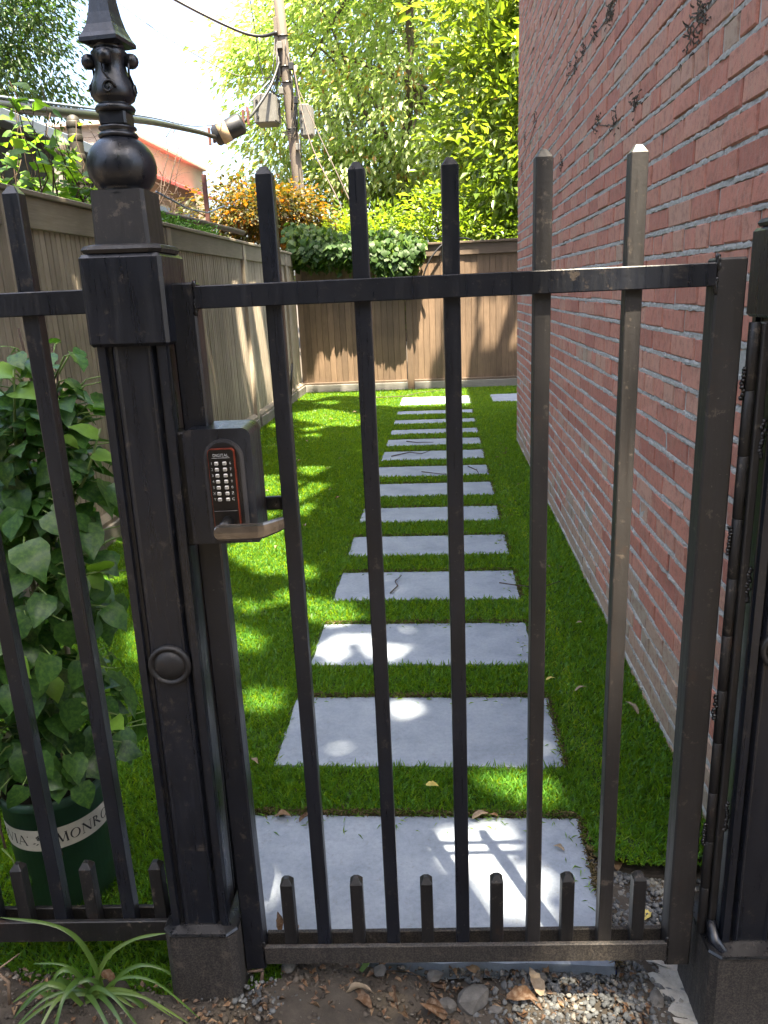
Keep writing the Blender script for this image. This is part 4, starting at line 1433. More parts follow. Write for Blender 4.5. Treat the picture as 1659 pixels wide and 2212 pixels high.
def build_ivy():
    base = (-1.1, BACK_Y + .12, 1.6)
    t = thing('ivy', 'thick green ivy hanging over the top of the far fence', 'climbing plant', base)
    # centre line of the mass along the fence top, with depth of the hang
    xs = [-2.05, -1.7, -1.35, -1.0, -.8, -.65, -.5, -.38, -.2]
    low = [1.70, 1.68, 1.70, 1.66, 1.50, 1.36, 1.34, 1.55, 1.88]
    hi = [2.28, 2.22, 2.12, 2.10, 2.12, 2.14, 2.10, 2.06, 1.98]
    n = 3300
    x = R.uniform(-2.05, -.22, n)
    lo_, hi_ = np.interp(x, xs, low), np.interp(x, xs, hi)
    u = R.beta(1.25, 1.0, n)
    z = lo_ + (hi_ - lo_) * u + R.normal(size=n) * .03
    bulge = np.sin(np.clip((z - lo_) / (hi_ - lo_), 0, 1) * math.pi) * .14 + .17
    y = BACK_Y - .05 - bulge * R.uniform(.2, 1.05, n) + np.where(z > 1.97, R.uniform(-.05, .45, n), 0)
    P = np.c_[x, y, z]
    D = np.c_[R.normal(size=n) * .45, -R.uniform(.1, .7, n), -R.uniform(.3, 1.1, n)]
    Nn = np.c_[R.normal(size=n) * .3, -np.full(n, .8), np.full(n, .7)]
    S = R.uniform(.055, .10, n)
    front = np.argsort(y)[:260]
    rest = np.setdiff1d(np.arange(n), front)
    leaf_parts(t, base, P[front], D[front], Nn[front], S[front], leaf_variants(8, 'leaf_ivy', (.55, .3), ratio=.9))
    V, F, r = leaves_np(P[rest] - np.array(base), D[rest], .085, .85, .1, np.clip(R.beta(2, 2, len(rest)) + .1, 0, 1), .5)
    stuff(part('foliage', np_mesh('foliage', V, F, r), 'leaf_ivy', t))
    # trailing strands
    st = MB()
    for k in range(12):
        x0 = R.uniform(-1.9, -.45)
        p = Vector((x0, BACK_Y - .12, 1.9)) - Vector(base)
        st.tube([p, p + Vector((R.normal() * .05, -.07, -.12)), p + Vector((R.normal() * .1, -.08, -.32))], [.004, .003, .002], 5)
    stuff(part('runner', st, 'twig', t))
build_ivy()

def build_vine():
    base = (-2.35, 4.8, 1.8)
    t = thing('climbing_vine', 'young yellow green vine with lobed leaves growing above the left fence', 'climbing plant', base)
    P, D, Nn, S = [], [], [], []
    st = MB()
    for k in range(52):
        y0 = R.uniform(3.7, 5.6); z0 = 1.80
        x0 = -2.3 + R.normal() * .10
        h = R.uniform(.15, .78) * (1.0 if y0 < 5.1 else .75)
        q = [Vector((x0, y0, z0))]
        for i in range(5):
            q.append(q[-1] + Vector((R.normal() * .03, R.normal() * .06 - .01, h / 5)))
        st.tube([a - Vector(base) for a in q], [.006, .005, .004, .003, .0025, .002], 5)
        for i in range(int(4 + h * 11)):
            tt = R.uniform(.15, 1) * 5; j = min(int(tt), 4)
            p = q[j].lerp(q[j + 1], tt - j)
            a = R.uniform(0, 2 * math.pi)
            d = Vector((math.cos(a), math.sin(a), R.uniform(-.5, .35)))
            P.append(p + d * .03); D.append(d); Nn.append((R.normal() * .3 + .35, R.normal() * .3 - .4, 1)); S.append(R.uniform(.05, .105))
    order = R.permutation(len(P))
    P, D, Nn, S = ([q[i] for i in order] for q in (P, D, Nn, S))
    V, F, r = leaves_np(np.array([list(q) for q in P[298:]]) - np.array(base), np.array([list(q) for q in D[298:]]), .085, .9, .1)
    stuff(part('foliage', np_mesh('foliage', V, F, r), 'leaf_vine', t))
    leaf_parts(t, base, P[:298], D[:298], Nn[:298], S[:298], leaf_variants(10, 'leaf_vine', (.5, .3), ratio=.95))
    stuff(part('stem', st, 'twig', t, True))
    base2 = (-2.1, 6.6, 1.87)
    m = thing('fern_clump', 'small bright green fern clump on top of the left fence behind the post', 'plant', base2)
    n = 900
    Pn = np.c_[R.normal(size=n) * .06, R.uniform(-.75, .75, n), np.abs(R.normal(size=n)) * .035 + .02]
    V, F, r = leaves_np(Pn, np.c_[R.normal(size=(n, 2)), R.uniform(0, .8, n)], .05, .3)
    part('frond', np_mesh('frond', V, F, r), 'greenplant', m)
build_vine()

def build_pole():
    b = Vector((-2.98, 18, -.05))
    p = thing('utility_pole', 'weathered wooden utility pole with cables and equipment boxes', 'utility pole', b)
    m = MB(); m.tube([(0, 0, 0), (-.06, 0, 3), (-.20, 0, 6), (-.34, 0, 9.5)], [.135, .125, .113, .10], 16)
    part('shaft', m, 'wood_pole', p, True)
    part('side_board', MB().box(-.38, -.30, -.10, .02, 5.85, 6.95, .01), 'wood_pole', p)
    def box(x, y, z, sx, sy, sz, ribs, nm):
        bx = part(nm, MB().box(x - sx / 2, x + sx / 2, y - sy / 2, y + sy / 2, z - sz / 2, z + sz / 2, .02), 'boxgray', p)
        for k in range(ribs):
            yy_ = y - sy / 2 + sy * (k + .5) / ribs
            part('rib', MB().box(x + sx / 2 - .005, x + sx / 2 + .045, yy_ - .012, yy_ + .012, z - sz / 2 + .04, z + sz / 2 - .04, .003), 'boxgray', bx)
        for k in range(3):
            part('port', MB().tube([(x - sx * .3, y - sy / 2 - .03, z - sz * .3 + k * sz * .27), (x - sx * .3, y - sy / 2 + .005, z - sz * .3 + k * sz * .27)], .028, 8), 'rubber', bx)
        return bx
    box(-.66, -.12, 5.20, .44, .55, .56, 7, 'equipment_box')
    box(.16, .02, 4.97, .22, .40, .62, 5, 'equipment_box')
    for z in (6.62, 6.05, 5.75, 4.85):
        part('strap', MB().tube([(-.20 - (z - 6) * .04 + .125 * math.cos(a), .125 * math.sin(a), z + .02 * math.sin(a)) for a in np.linspace(0, 6.28, 17)], .014, 6), 'rubber', p)
    w = MB()
    for k in range(7):
        x0 = -.30 + R.normal() * .03
        w.tube([(x0 - .02, -.13, 6.5 + R.normal() * .1), (x0 - .05 * k * .3, -.16 - .01 * k, 5.9), (x0 - .12 - .04 * k, -.15, 5.55 + .02 * k), (-.6 + .05 * k, -.2, 5.42)], .013, 5)
    for k in range(4):
        w.tube([(-.05, -.14, 6.1), (.02 + .02 * k, -.16, 5.6), (.0 - .04 * k, -.15, 4.9), (-.15, -.17, 4.62 + .05 * k), (-.33, -.2, 4.75)], .011, 5)
    for k in range(9):
        z0 = R.uniform(4.6, 6.6); x0 = -.18 - (z0 - 5.6) * .05 + R.choice([-.14, .12])
        q = [(x0 + R.normal() * .02, -.14, z0), (x0 + R.normal() * .10, -.18, z0 - .25), (x0 + R.normal() * .08, -.16, z0 - R.uniform(.4, .9))]
        w.tube(q, .010, 5)
    part('loose_wiring', w, 'rubber', p, True)
    for k, (z, dx) in enumerate(((6.40, -.26), (6.0, -.05), (5.55, -.30), (5.35, .0), (4.45, -.02))):
        part('bracket', MB().box(dx - .05, dx + .05, -.20, -.10, z - .06, z + .07, .006), 'rubber' if k % 2 else 'boxgray', p)
    def cable(label, pts, r, mt='rubber', nm='cable', sag=0):
        o = Vector(pts[0])
        P = [Vector(q) for q in pts]
        # smooth the polyline
        Q = []
        for i in range(len(P) - 1):
            p0 = P[max(i - 1, 0)]; p1 = P[i]; p2 = P[i + 1]; p3 = P[min(i + 2, len(P) - 1)]
            for k in range(6):
                t = k / 6
                Q.append(.5 * ((2 * p1) + (p2 - p0) * t + (2 * p0 - 5 * p1 + 4 * p2 - p3) * t * t + (3 * p1 - p0 - 3 * p2 + p3) * t ** 3))
        Q.append(P[-1])
        c = link(nm, MB().tube([q - o for q in Q], r, 8).mesh(nm, True), mt, None, o)
        return tag(c, label, 'cable', 'overhead cables')
    cable('thick black bundled cable sagging from the left edge to the splice case', [(-3.0, 4.3, 2.50), (-3.19, 6, 2.77), (-3.29, 8, 3.10), (-3.95, 11.5, 3.74), (-4.32, 15, 4.26), (-4.34, 16, 4.36), (-4.42, 16.4, 4.43)], .042)
    cable('thin steel wire lashed above the thick bundled cable', [(-3.0, 4.3, 2.56), (-3.19, 6, 2.83), (-3.29, 8, 3.16), (-3.95, 11.5, 3.80), (-4.32, 15, 4.36), (-4.1, 16.8, 4.85), (-3.5, 17.8, 5.7)], .012, 'bluetrim')
    cable('cable rising from the splice case to the pole', [(-3.83, 16.55, 4.70), (-3.72, 17.0, 4.95), (-3.45, 17.6, 5.55), (-3.28, 17.86, 6.05)], .032)
    cable('grey service cable coming down from the top of the picture to the pole', [(-6.6, 17.4, 8.0), (-5.392, 18.0, 7.367), (-4.268, 18.0, 6.784), (-3.70, 17.95, 6.58), (-3.28, 17.87, 6.60)], .035)
    cable('thin wire crossing the white sky left of the pole', [(-7.4, 18, 8.1), (-6.677, 18.0, 7.451), (-5.95, 18.0, 6.891), (-5.3, 18.0, 6.461), (-4.3, 18.2, 5.95), (-3.35, 18.0, 5.80)], .009)
    cable('thin drop wire hanging beside the pole', [(-3.86, 18, 7.6), (-3.80, 18.0, 7.0), (-3.72, 18, 6.1), (-3.62, 17.95, 5.62)], .010)
    cable('left guy wire slanting down from the pole to the fence', [(-3.02, 17.95, 6.1), (-2.62, 17, 4.4), (-1.96, 16.2, 3.02), (-1.55, 15.8, 1.9)], .014, 'graypipe')
    cable('right guy wire slanting down beside the first guy wire', [(-3.00, 18.0, 5.7), (-2.40, 17.2, 4.4), (-1.70, 16.4, 2.9), (-1.30, 16.0, 1.9)], .011, 'graypipe')
    sc_ = thing('splice_case', 'black cable splice case with a beige band hanging on the cable', 'cable splice', (-4.15, 16.5, 4.56))
    A, B = Vector((-.31, -.03, -.135)), Vector((.31, .05, .135))
    m = MB(); m.tube([A, A.lerp(B, .04), A.lerp(B, .1), A.lerp(B, .9), A.lerp(B, .96), B], [.06, .16, .19, .20, .17, .06], 18)
    part('shell', m, 'rubber', sc_, True)
    part('band', MB().tube([A.lerp(B, .22), A.lerp(B, .50)], [.203, .206], 18), 'beige', sc_, True)
    for t in (-.12, .02, 1.0, 1.15):
        q = A.lerp(B, t)
        part('clamp', MB().box(q.x - .022, q.x + .022, q.y - .03, q.y + .03, q.z - .10, q.z + .22, .004), 'rustpipe', sc_)
build_pole()

def build_house():
    h = thing('town_house', 'distant pink brick house with red metal roofs beyond the left fence', 'house', (-9.5, 19, -.05))
    part('wall', MB().box(-12, -7, 17.6, 24.3, -.1, 5.0), 'wallpink', h, world=True)
    part('cornice', MB().box(-12.05, -6.9, 17.5, 24.4, 5.0, 5.10, .02), 'wallpink', h, world=True)
    V = [(-6.3, 17.6, 4.05), (-6.3, 23.2, 4.05), (-7.0, 23.2, 4.36), (-7.0, 17.6, 4.36), (-6.3, 17.6, 3.99), (-6.3, 23.2, 3.99), (-7.0, 23.2, 4.30), (-7.0, 17.6, 4.30)]
    rf = part('porch_roof', MB().add(V, [(0, 1, 2, 3), (7, 6, 5, 4), (0, 4, 5, 1), (1, 5, 6, 2), (3, 2, 6, 7), (0, 3, 7, 4)]), 'redroof', h, world=True)
    for k in range(14):
        y = 17.8 + k * .4
        part('seam', MB().tube([(-6.3, y, 4.06), (-7.0, y, 4.37)], .02, 4), 'redroof', rf, world=True)
    for k in range(3):
        y = 18 + k * 2.0
        w = part('window', MB().box(-7.02, -6.96, y, y + .9, 2.2, 3.7, .01), 'winwhite', h, world=True)
        part('pane', MB().box(-6.965, -6.955, y + .06, y + .84, 2.26, 3.64), 'winglass', w, world=True)
    # unseen houses added behind the viewer to cut skylight and darken iron reflections
    q = thing('unseen_house_block', 'plain grey house block added unseen behind the viewer to block light', 'house', (0, -16, -.05))
    part('wall', MB().box(-26, 26, -22, -15, -.1, 7.5), 'wood_shed', q, world=True)
    part('cornice', MB().box(-26.2, 26.2, -22, -14.7, 7.5, 7.9, .05), 'concrete', q, world=True)
    for k in range(12):
        for z in (1.2, 4.2):
            w = part('window', MB().box(-24 + k * 4.2, -22.8 + k * 4.2, -15.02, -14.95, z, z + 1.7, .02), 'winwhite', q, world=True)
            part('pane', MB().box(-23.9 + k * 4.2, -22.9 + k * 4.2, -14.955, -14.945, z + .1, z + 1.6), 'winglass', w, world=True)
    # old shed beyond the left fence
    s = thing('garden_shed', 'old grey board shed with a pale roof edge behind the vine', 'shed', (-4.3, 5.6, -.05))
    k = 0
    z = -.05
    while z < 2.62:
        part('board', MB().box(-5.2, -3.2 + R.normal() * .004, 3.2, 7.9, z, z + .148, .004), 'wood_shed', s, world=True)
        z += .15
    part('roof_edge', MB().box(-5.3, -3.08, 3.0, 8.05, 2.63, 2.72, .006), 'bluetrim', s, world=True)
    V = [(-3.1, 3.0, 2.724), (-3.1, 8.05, 2.724), (-4.3, 8.05, 3.1), (-4.3, 3.0, 3.1), (-5.3, 8.05, 2.724), (-5.3, 3.0, 2.724)]
    part('roof', MB().add(V, [(0, 1, 2, 3), (3, 2, 4, 5), (0, 3, 5), (1, 4, 2)]), 'wood_shed', s, world=True)
    # pipe, lantern roof, rail
    p = thing('banded_pipe', 'tall mossy pipe with banded joints standing behind the left fence', 'pipe', (-2.42, 5.47, -.05))
    m = MB(); m.lathe([(.046, 0), (.046, 1.0), (.046, 2.0), (.0455, 2.54), (.043, 2.575), (.034, 2.60), (.015, 2.612)], 18)
    part('tube', m, 'pipe', p, True)
    for z in (2.0, 2.2, 2.35, 2.47, 2.55):
        m = MB(); m.lathe([(.0455, z - .022), (.0485, z - .016), (.0485, z + .016), (.0455, z + .022)], 18)
        part('joint', m, 'pipe', p, True)
    l = thing('lantern', 'old stone ball on a small pyramid roof behind the vine', 'lantern', (-2.66, 5.72, -.05))
    m = MB(); m.lathe([(.02, 2.345), (.045, 2.36), (.062, 2.40), (.066, 2.44), (.055, 2.485), (.03, 2.508), (.005, 2.515)], 18)
    part('ball', m, 'pipe', l, True)
    m = MB(); m.lathe([(.22, 2.14), (.23, 2.15), (.10, 2.29), (.05, 2.345), (.045, 2.36)], 4, rot=.5)
    part('roof', m, 'wood_shed', l)
    part('post', MB().box(-.06, .06, -.06, .06, 0, 2.16, .004), 'wood_shed', l)
    r = thing('rusty_frame', 'rusty pipe rail and upright behind the left fence near the maple', 'railing', (-2.25, 8.0, -.05))
    part('rail', MB().tube([(0, -2.2, 2.06), (-.02, -.6, 2.10), (0, 1.2, 2.11)], .028, 10), 'graypipe', r, True)
    part('upright', MB().box(-.045, -.005, -.10, -.06, 0, 2.56, .003), 'rustpipe', r)
    w = MB()
    w.tube([(0, -1.7, 2.17), (-.01, -.9, 2.12), (-.01, -.3, 2.14), (0, .3, 2.26)], .008, 6)
    tag(link('wire', w.mesh('wire', True), 'bluetrim', None, (-2.2, 8, 0)), 'thin pale wire drooping in front of the rusty upright', 'wire')
    # bare twiggy shrub against the house
    t = thing('bare_shrub', 'leafless twiggy shrub showing against the pink house', 'shrub', (-5.6, 14.5, -.05))
    m = MB(); limb(m, (0, 0, 0), (.1, 0, 2.4), .05, .03)
    part('trunk', m, 'bark', t, True)
    for k in range(30):
        a = R.uniform(0, 6.28)
        m = MB()
        P = limb(m, (.1, 0, 1.9 + R.uniform(0, .5)), (1.1 * math.cos(a), .6 * math.sin(a), R.uniform(3.0, 4.6)), .018, .004, 5, .4)
        for q in range(4):
            c = P[R.integers(2, 6)]
            limb(m, c, c + Vector((R.normal() * .3, R.normal() * .2, R.uniform(.05, .45))), .006, .002, 4, .3, 4)
        part('twig', m, 'twig', t, True)
build_house()

def build_hose():
    o = Vector((0, BACK_Y - .15, 1.5))
    h = thing('garden_hose', 'black hose arching over the far fence and hanging down its face', 'hose', o)
    pts = [(.55, .30, 1.90), (.35, .10, 1.985), (.10, -.02, 1.955), (-.09, -.06, 1.80), (-.20, -.07, 1.62), (-.245, -.06, 1.45), (-.215, -.06, 1.32)]
    P = [Vector((x, BACK_Y + y - .02, z)) - o for x, y, z in pts]
    Q = []
    for i in range(len(P) - 1):
        p0 = P[max(i - 1, 0)]; p1 = P[i]; p2 = P[i + 1]; p3 = P[min(i + 2, len(P) - 1)]
        for k in range(6):
            t = k / 6
            Q.append(.5 * ((2 * p1) + (p2 - p0) * t + (2 * p0 - 5 * p1 + 4 * p2 - p3) * t * t + (3 * p1 - p0 - 3 * p2 + p3) * t ** 3))
    Q.append(P[-1])
    part('tube', MB().tube(Q, .012, 10), 'bronzehose', h, True)
    part('nozzle', MB().tube([P[-1], P[-1] + Vector((.02, 0, -.06))], [.014, .012], 10), 'brass', h, True)
build_hose()
for (x, y, hh, dx, lb) in ((-1.92, 5.95, .36, .0, 'thin black irrigation stake standing at the foot of the left fence'), (-1.90, 9.4, .55, .06, 'thin black rod leaning in the far left corner of the grass')):
    m = MB().tube([(0, 0, -.02), (dx, 0, hh)], .013 if y > 8 else .012, 8)
    tag(link('garden_stake', m.mesh('garden_stake', True), 'rubber', None, (x, y, 0)), lb, 'stake')

# ------------------------------------------------------------------ unseen tree added over the yard, crown gaps cut to shape the sun patches
LIT = [
((-1.26,4.08), (-1.07,4.15), (-0.89,4.12), (-0.84,3.87), (-0.65,3.60), (-0.64,3.50), (-0.76,3.54), (-0.94,3.61), (-1.18,3.84)),
((-0.66,3.28), (-0.46,3.19), (-0.38,3.04), (-0.47,2.97), (-0.59,2.99), (-0.65,3.14)),
((-0.90,2.92), (-0.80,2.89), (-0.74,2.82), (-0.78,2.73), (-0.85,2.73)),
((-0.75,2.42), (-0.66,2.42), (-0.57,2.33), (-0.60,2.27), (-0.72,2.33)),
((-0.95,3.23), (-0.85,3.20), (-0.85,3.12), (-0.92,3.12)),
((-1.02,4.73), (-1.00,4.36), (-0.91,4.14), (-1.07,4.15), (-1.20,4.74)),
((-1.40,5.55), (-0.88,5.46), (-0.92,5.15), (-0.99,5.16), (-0.87,4.83), (-0.89,4.61), (-0.99,4.67), (-1.11,5.10), (-1.35,5.33)),
((-0.83,3.32), (-0.73,3.37), (-0.67,3.25), (-0.77,3.23)),
((-0.41,2.73), (-0.42,2.68), (-0.45,2.66), (-0.48,2.68), (-0.50,2.73), (-0.50,2.78), (-0.47,2.81), (-0.43,2.78)),
((-0.32,2.84), (-0.33,2.81), (-0.37,2.80), (-0.40,2.82), (-0.42,2.84), (-0.41,2.87), (-0.37,2.88), (-0.34,2.87)),
((-0.20,2.71), (-0.22,2.67), (-0.25,2.65), (-0.29,2.67), (-0.31,2.71), (-0.30,2.76), (-0.26,2.78), (-0.22,2.76)),
((-0.11,2.30), (-0.12,2.29), (-0.14,2.28), (-0.17,2.29), (-0.18,2.30), (-0.17,2.32), (-0.15,2.33), (-0.12,2.32)),
((0.09,1.93), (0.22,1.94), (0.25,1.93), (0.28,1.83), (0.22,1.80), (0.14,1.83)),
((-0.02,1.64), (0.00,1.70), (0.12,1.71), (0.16,1.65), (0.13,1.61), (0.15,1.57), (0.19,1.54), (0.21,1.48), (0.20,1.43), (0.21,1.41), (0.16,1.41), (0.08,1.44), (0.05,1.52), (0.07,1.56), (0.02,1.55), (-0.01,1.57), (-0.02,1.62)),
((-0.47,1.51), (-0.43,1.53), (-0.42,1.49), (-0.46,1.49)),
((-1.80,8.98), (-1.46,9.25), (-1.22,9.00), (-0.90,8.61), (-0.88,8.31), (-0.91,7.94), (-1.20,7.99), (-1.46,8.26), (-1.72,8.59)),
((-1.68,9.81), (-1.41,9.98), (-1.32,9.72), (-1.43,9.60)),
((-1.49,7.89), (-1.32,7.96), (-1.25,7.85), (-1.41,7.72)),
((-1.39,7.48), (-1.26,7.55), (-1.23,7.36)),
((-2.00,10.76), (-0.97,10.73), (1.00,10.79), (1.35,10.69), (1.15,9.08), (0.53,9.22), (0.40,9.94), (0.30,9.18), (-0.51,9.18), (-0.86,9.40), (-1.07,10.31), (-1.52,10.42), (-1.73,9.98), (-1.96,10.19)),
((-1.91,8.17), (-1.81,8.32), (-1.76,8.04), (-1.84,8.00)),
((-1.44,5.73), (-1.32,5.77), (-1.25,5.51), (-1.35,5.48)),
((-1.20,6.02), (-1.02,6.06), (-0.92,5.93), (-0.97,5.73), (-1.08,5.74)),
((-1.28,5.52), (-1.15,5.55), (-0.93,5.48), (-0.83,5.42), (-0.90,5.30), (-1.06,5.27), (-1.14,5.36)),
((-1.36,5.30), (-1.16,5.37), (-1.10,5.19), (-1.29,5.08)),
((-1.04,5.14), (-0.94,5.13), (-0.89,4.89), (-0.91,4.63), (-1.00,4.78)),
((-1.42,7.49), (-1.24,7.50), (-1.21,7.33)),
((-1.97,4.23), (-1.89,4.22), (-1.85,4.11)),
((-1.75,3.61), (-1.66,3.60), (-1.61,3.48), (-1.78,3.51)),
((-1.36,2.90), (-1.28,2.88), (-1.25,2.80), (-1.30,2.80)),
((-1.33,2.89), (-1.29,2.90), (-1.18,2.62), (-1.25,2.67)),
((-0.91,2.95), (-0.80,2.91), (-0.75,2.71), (-0.85,2.73)),
((-2.22,8.09), (-2.23,8.24), (-2.14,8.20), (-2.04,8.24), (-2.05,8.01), (-2.13,7.96)),
((-2.23,8.77), (-2.23,8.94), (-2.15,9.07), (-2.03,9.05), (-2.04,8.71), (-2.16,8.69)),
((-2.13,4.14), (-2.12,4.17), (-2.08,4.16), (-2.09,4.10), (-2.12,4.12)),
((-2.02,10.90), (-2.03,10.94), (-1.85,11.00), (-1.76,11.13), (-1.51,11.25), (-1.34,11.34), (-0.23,11.48), (-0.09,11.12), (-0.22,11.06), (-0.20,10.92)),
((-0.09,11.48), (0.24,11.45), (0.34,11.16), (0.38,10.92), (0.13,10.92)),
((0.39,11.28), (0.77,11.28), (0.62,11.03), (0.50,11.01)),
((0.93,11.18), (1.10,10.90), (0.68,10.91), (0.79,11.07)),
((0.17,1.22), (0.33,1.23), (0.32,1.17), (0.17,1.17)),
((0.12,1.54), (0.14,1.54), (0.16,1.49), (0.13,1.49)),
]
def build_canopy():
    t = thing('unseen_shade_tree', 'tall unseen tree added to shade the grass, its crown cut with gaps for the sun patches', 'tree', (-1.9, -3.0, -.05))
    off = np.array([-1.9, -3.0, -.05])
    tk = MB(); tk.tube([(0, 0, 0), (.05, .1, 3), (-.05, .1, 6), (.15, .3, 7.2), (.2, .4, 8.0)], [.28, .22, .18, .13, .09], 12)
    part('trunk', tk, 'bark', t, True)
    sx, sy = SD.x / SD.z, SD.y / SD.z
    for (u, v) in ((.0, 3.5), (-.1, 7.5), (.2, 1.0), (-1.5, 1.2), (.3, 9.5)):
        z = 8.0
        e = Vector((u + sx * z, v + sy * z, z)) - Vector(off)
        m = MB(); limb(m, (.15, .3, 7.3), e, .08, .02, 7, .05)
        part('limb', m, 'bark', t, True)
    st = .064
    us, vs = np.meshgrid(np.arange(-2.5, 1.35, st), np.arange(-.3, 12.0, st))
    g = np.stack([us.ravel(), vs.ravel()], 1)
    g = np.concatenate([g + R.normal(size=g.shape) * .028 for _ in range(4)])
    keep = np.ones(len(g), bool)
    for pl in LIT:
        keep &= poly_dist(g, pl) > .030
    # loose dapple: thin the cover over the sunlit left half of the turf
    thin = (g[:, 0] < -.75) & (g[:, 1] > 2.2) & (R.uniform(size=len(g)) < .07)
    keep &= ~thin
    g = g[keep]
    z = R.uniform(7.5, 8.5, len(g))
    P = np.c_[g[:, 0] + sx * z, g[:, 1] + sy * z, z]
    a = R.uniform(0, 2 * math.pi, len(g))
    D = np.c_[np.cos(a), np.sin(a), R.normal(size=len(g)) * .25]
    P = P - nrm(D) * .06
    V, F, r = leaves_np(P - off, D, .122, .74, .06, None, 1.2, .25)
    part('crown', np_mesh('crown', V, F, r), 'leaf_canopy', t)
build_canopy()
tree('unseen_shade_tree', 'leafy low tree added unseen behind the viewer to block skylight', 'tree', (3.5, -6.5, -.05),  # added out of view to cut the light from behind
     [(3.5, -6.5, -.05), (3.4, -6.4, 2), (3.6, -6.3, 4), (3.5, -6.2, 6.5)], (1.5, -6.8, 5.2), (8.0, 2.6, 3.4), 420, 60, .24, 'leaf_dark', .5, .5, .55, 31, .2, 6, trunk_r=.2)
tree('unseen_side_tree', 'bushy tree added out of view left of the fence to block skylight', 'tree', (-9.5, 3.0, -.05),  # added out of view to close off the sky on the left
     [(-9.5, 3.0, -.05), (-9.4, 3, 2), (-9.4, 3.1, 4)], (-9.6, 2.6, 4.4), (2.4, 6.5, 3.6), 300, 60, .24, 'leaf_dark', .5, .5, .55, 32, .2, 6, trunk_r=.18)

# ------------------------------------------------------------------ debris: stones, gravel, leaves, twigs
def rock(seed, sx=1, sy=1, sz=.7, rough=.30):
    rg = np.random.default_rng(seed)
    t = (1 + 5 ** .5) / 2
    V = np.array([(-1, t, 0), (1, t, 0), (-1, -t, 0), (1, -t, 0), (0, -1, t), (0, 1, t), (0, -1, -t), (0, 1, -t), (t, 0, -1), (t, 0, 1), (-t, 0, -1), (-t, 0, 1)], float)
    V = nrm(V) * (1 + rg.normal(size=(12, 1)) * rough) * [sx, sy, sz]
    F = [(0, 11, 5), (0, 5, 1), (0, 1, 7), (0, 7, 10), (0, 10, 11), (1, 5, 9), (5, 11, 4), (11, 10, 2), (10, 7, 6), (7, 1, 8), (3, 9, 4), (3, 4, 2), (3, 2, 6), (3, 6, 8), (3, 8, 9), (4, 9, 5), (2, 4, 11), (6, 2, 10), (8, 6, 7), (9, 8, 1)]
    return V, np.array(F)
def scatter_rocks(name, n, fn, smin, smax, m, sq=.65, power=2.2):
    P = fn(n)
    n = len(P)
    base = [rock(900 + k, 1, R.uniform(.6, .95), R.uniform(.45, .8)) for k in range(24)]
    Vs, Fs, Rs = [], [], []
    o = 0
    for p in P:
        V, F = base[R.integers(0, 24)]
        s = smin + (smax - smin) * R.uniform() ** power
        A = np.array(Matrix.Rotation(R.uniform(0, 6.28), 3, 'Z') @ Matrix.Rotation(R.normal() * .4, 3, 'X'))
        Vs.append((V @ A.T) * s + p + [0, 0, s * .15]); Fs.append(F + o); o += 12
        Rs.append(np.full(12, R.uniform()))
    stuff(link(name, np_mesh(name, np.concatenate(Vs), np.concatenate(Fs), np.concatenate(Rs)), m))
def in_slab(p):
    return (p[:, 0] > -.60) & (p[:, 0] < .332) & (p[:, 1] > 1.283)
def gravel_pts(n):
    p = np.c_[R.uniform(-.02, .86, n), R.uniform(1.0, 1.74, n)]
    k = ~in_slab(p) & ~in_poly(p, TURF_EDGE)
    k &= (R.uniform(size=n) < smooth01((p[:, 0] + .02) / .25) * .9 + .1)
    p = p[k]
    return np.c_[p, earth_z(p[:, 0], p[:, 1]) + .002]
scatter_rocks('gravel', 15000, gravel_pts, .0024, .0088, 'gravel')
def clod_pts(n):
    p = np.c_[R.uniform(-.95, .25, n), R.uniform(.85, 1.30, n)]
    k = ~in_slab(p) & ~in_poly(p, TURF_EDGE)
    p = p[k]
    return np.c_[p, earth_z(p[:, 0], p[:, 1]) + .002]
scatter_rocks('soil_clods', 5200, clod_pts, .0016, .008, 'clod', power=3)
def pebble_left(n):
    p = np.c_[R.normal(size=n) * .05 - .40, R.normal(size=n) * .018 + 1.135]
    return np.c_[p, earth_z(p[:, 0], p[:, 1]) + .004]
scatter_rocks('pebbles', 110, pebble_left, .0025, .007, 'gravel')

def big_rock(label, x, y, s, sx, sy, sz, seed, m='stone', rz=0.):
    rg = np.random.default_rng(seed)
    V, F = rock(seed, sx, sy, sz, .14)
    # one subdivision with jitter for facets
    nv = [tuple(v) for v in V]; cache = {}
    def midp(a, b_):
        k = (min(a, b_), max(a, b_))
        if k not in cache:
            p = (np.array(nv[a]) + np.array(nv[b_])) / 2 * 1.06 + rg.normal(size=3) * .045
            cache[k] = len(nv); nv.append(tuple(p))
        return cache[k]
    F2 = []
    for a, b_, c in F:
        ab, bc, ca = midp(a, b_), midp(b_, c), midp(c, a)
        F2 += [(a, ab, ca), (ab, b_, bc), (ca, bc, c), (ab, bc, ca)]
    o = link('stone', MB().add([tuple(q * s for q in v) for v in nv], F2, rg.uniform(.6, 1)).mesh('stone'), m, None, (x, y, float(earth_z(x, y)) + s * sz * .45), (rg.normal() * .15, rg.normal() * .15, rz))
    tag(o, label, 'stone', 'stones in the soil before the gate')
big_rock('largest pale grey angular stone in the soil before the gate', .035, 1.205, .036, 1.05, .80, .62, 1, 'stone', .5)
big_rock('dark blue grey stone against the left of the largest pale stone', -.018, 1.192, .022, 1.1, .8, .6, 2)
big_rock('rough pale lump of mortar under the middle of the gate', -.045, 1.262, .017, 1, .9, .7, 3)
big_rock('small pale stone under the gate right of the green leaf bits', -.155, 1.256, .014, 1, 1.2, .7, 4)
big_rock('round pale stone half buried left before the gate', -.335, 1.205, .016, 1, 1, .8, 5)
big_rock('flat grey stone below the right half of the gate', .165, 1.262, .018, 1.3, .8, .5, 6)
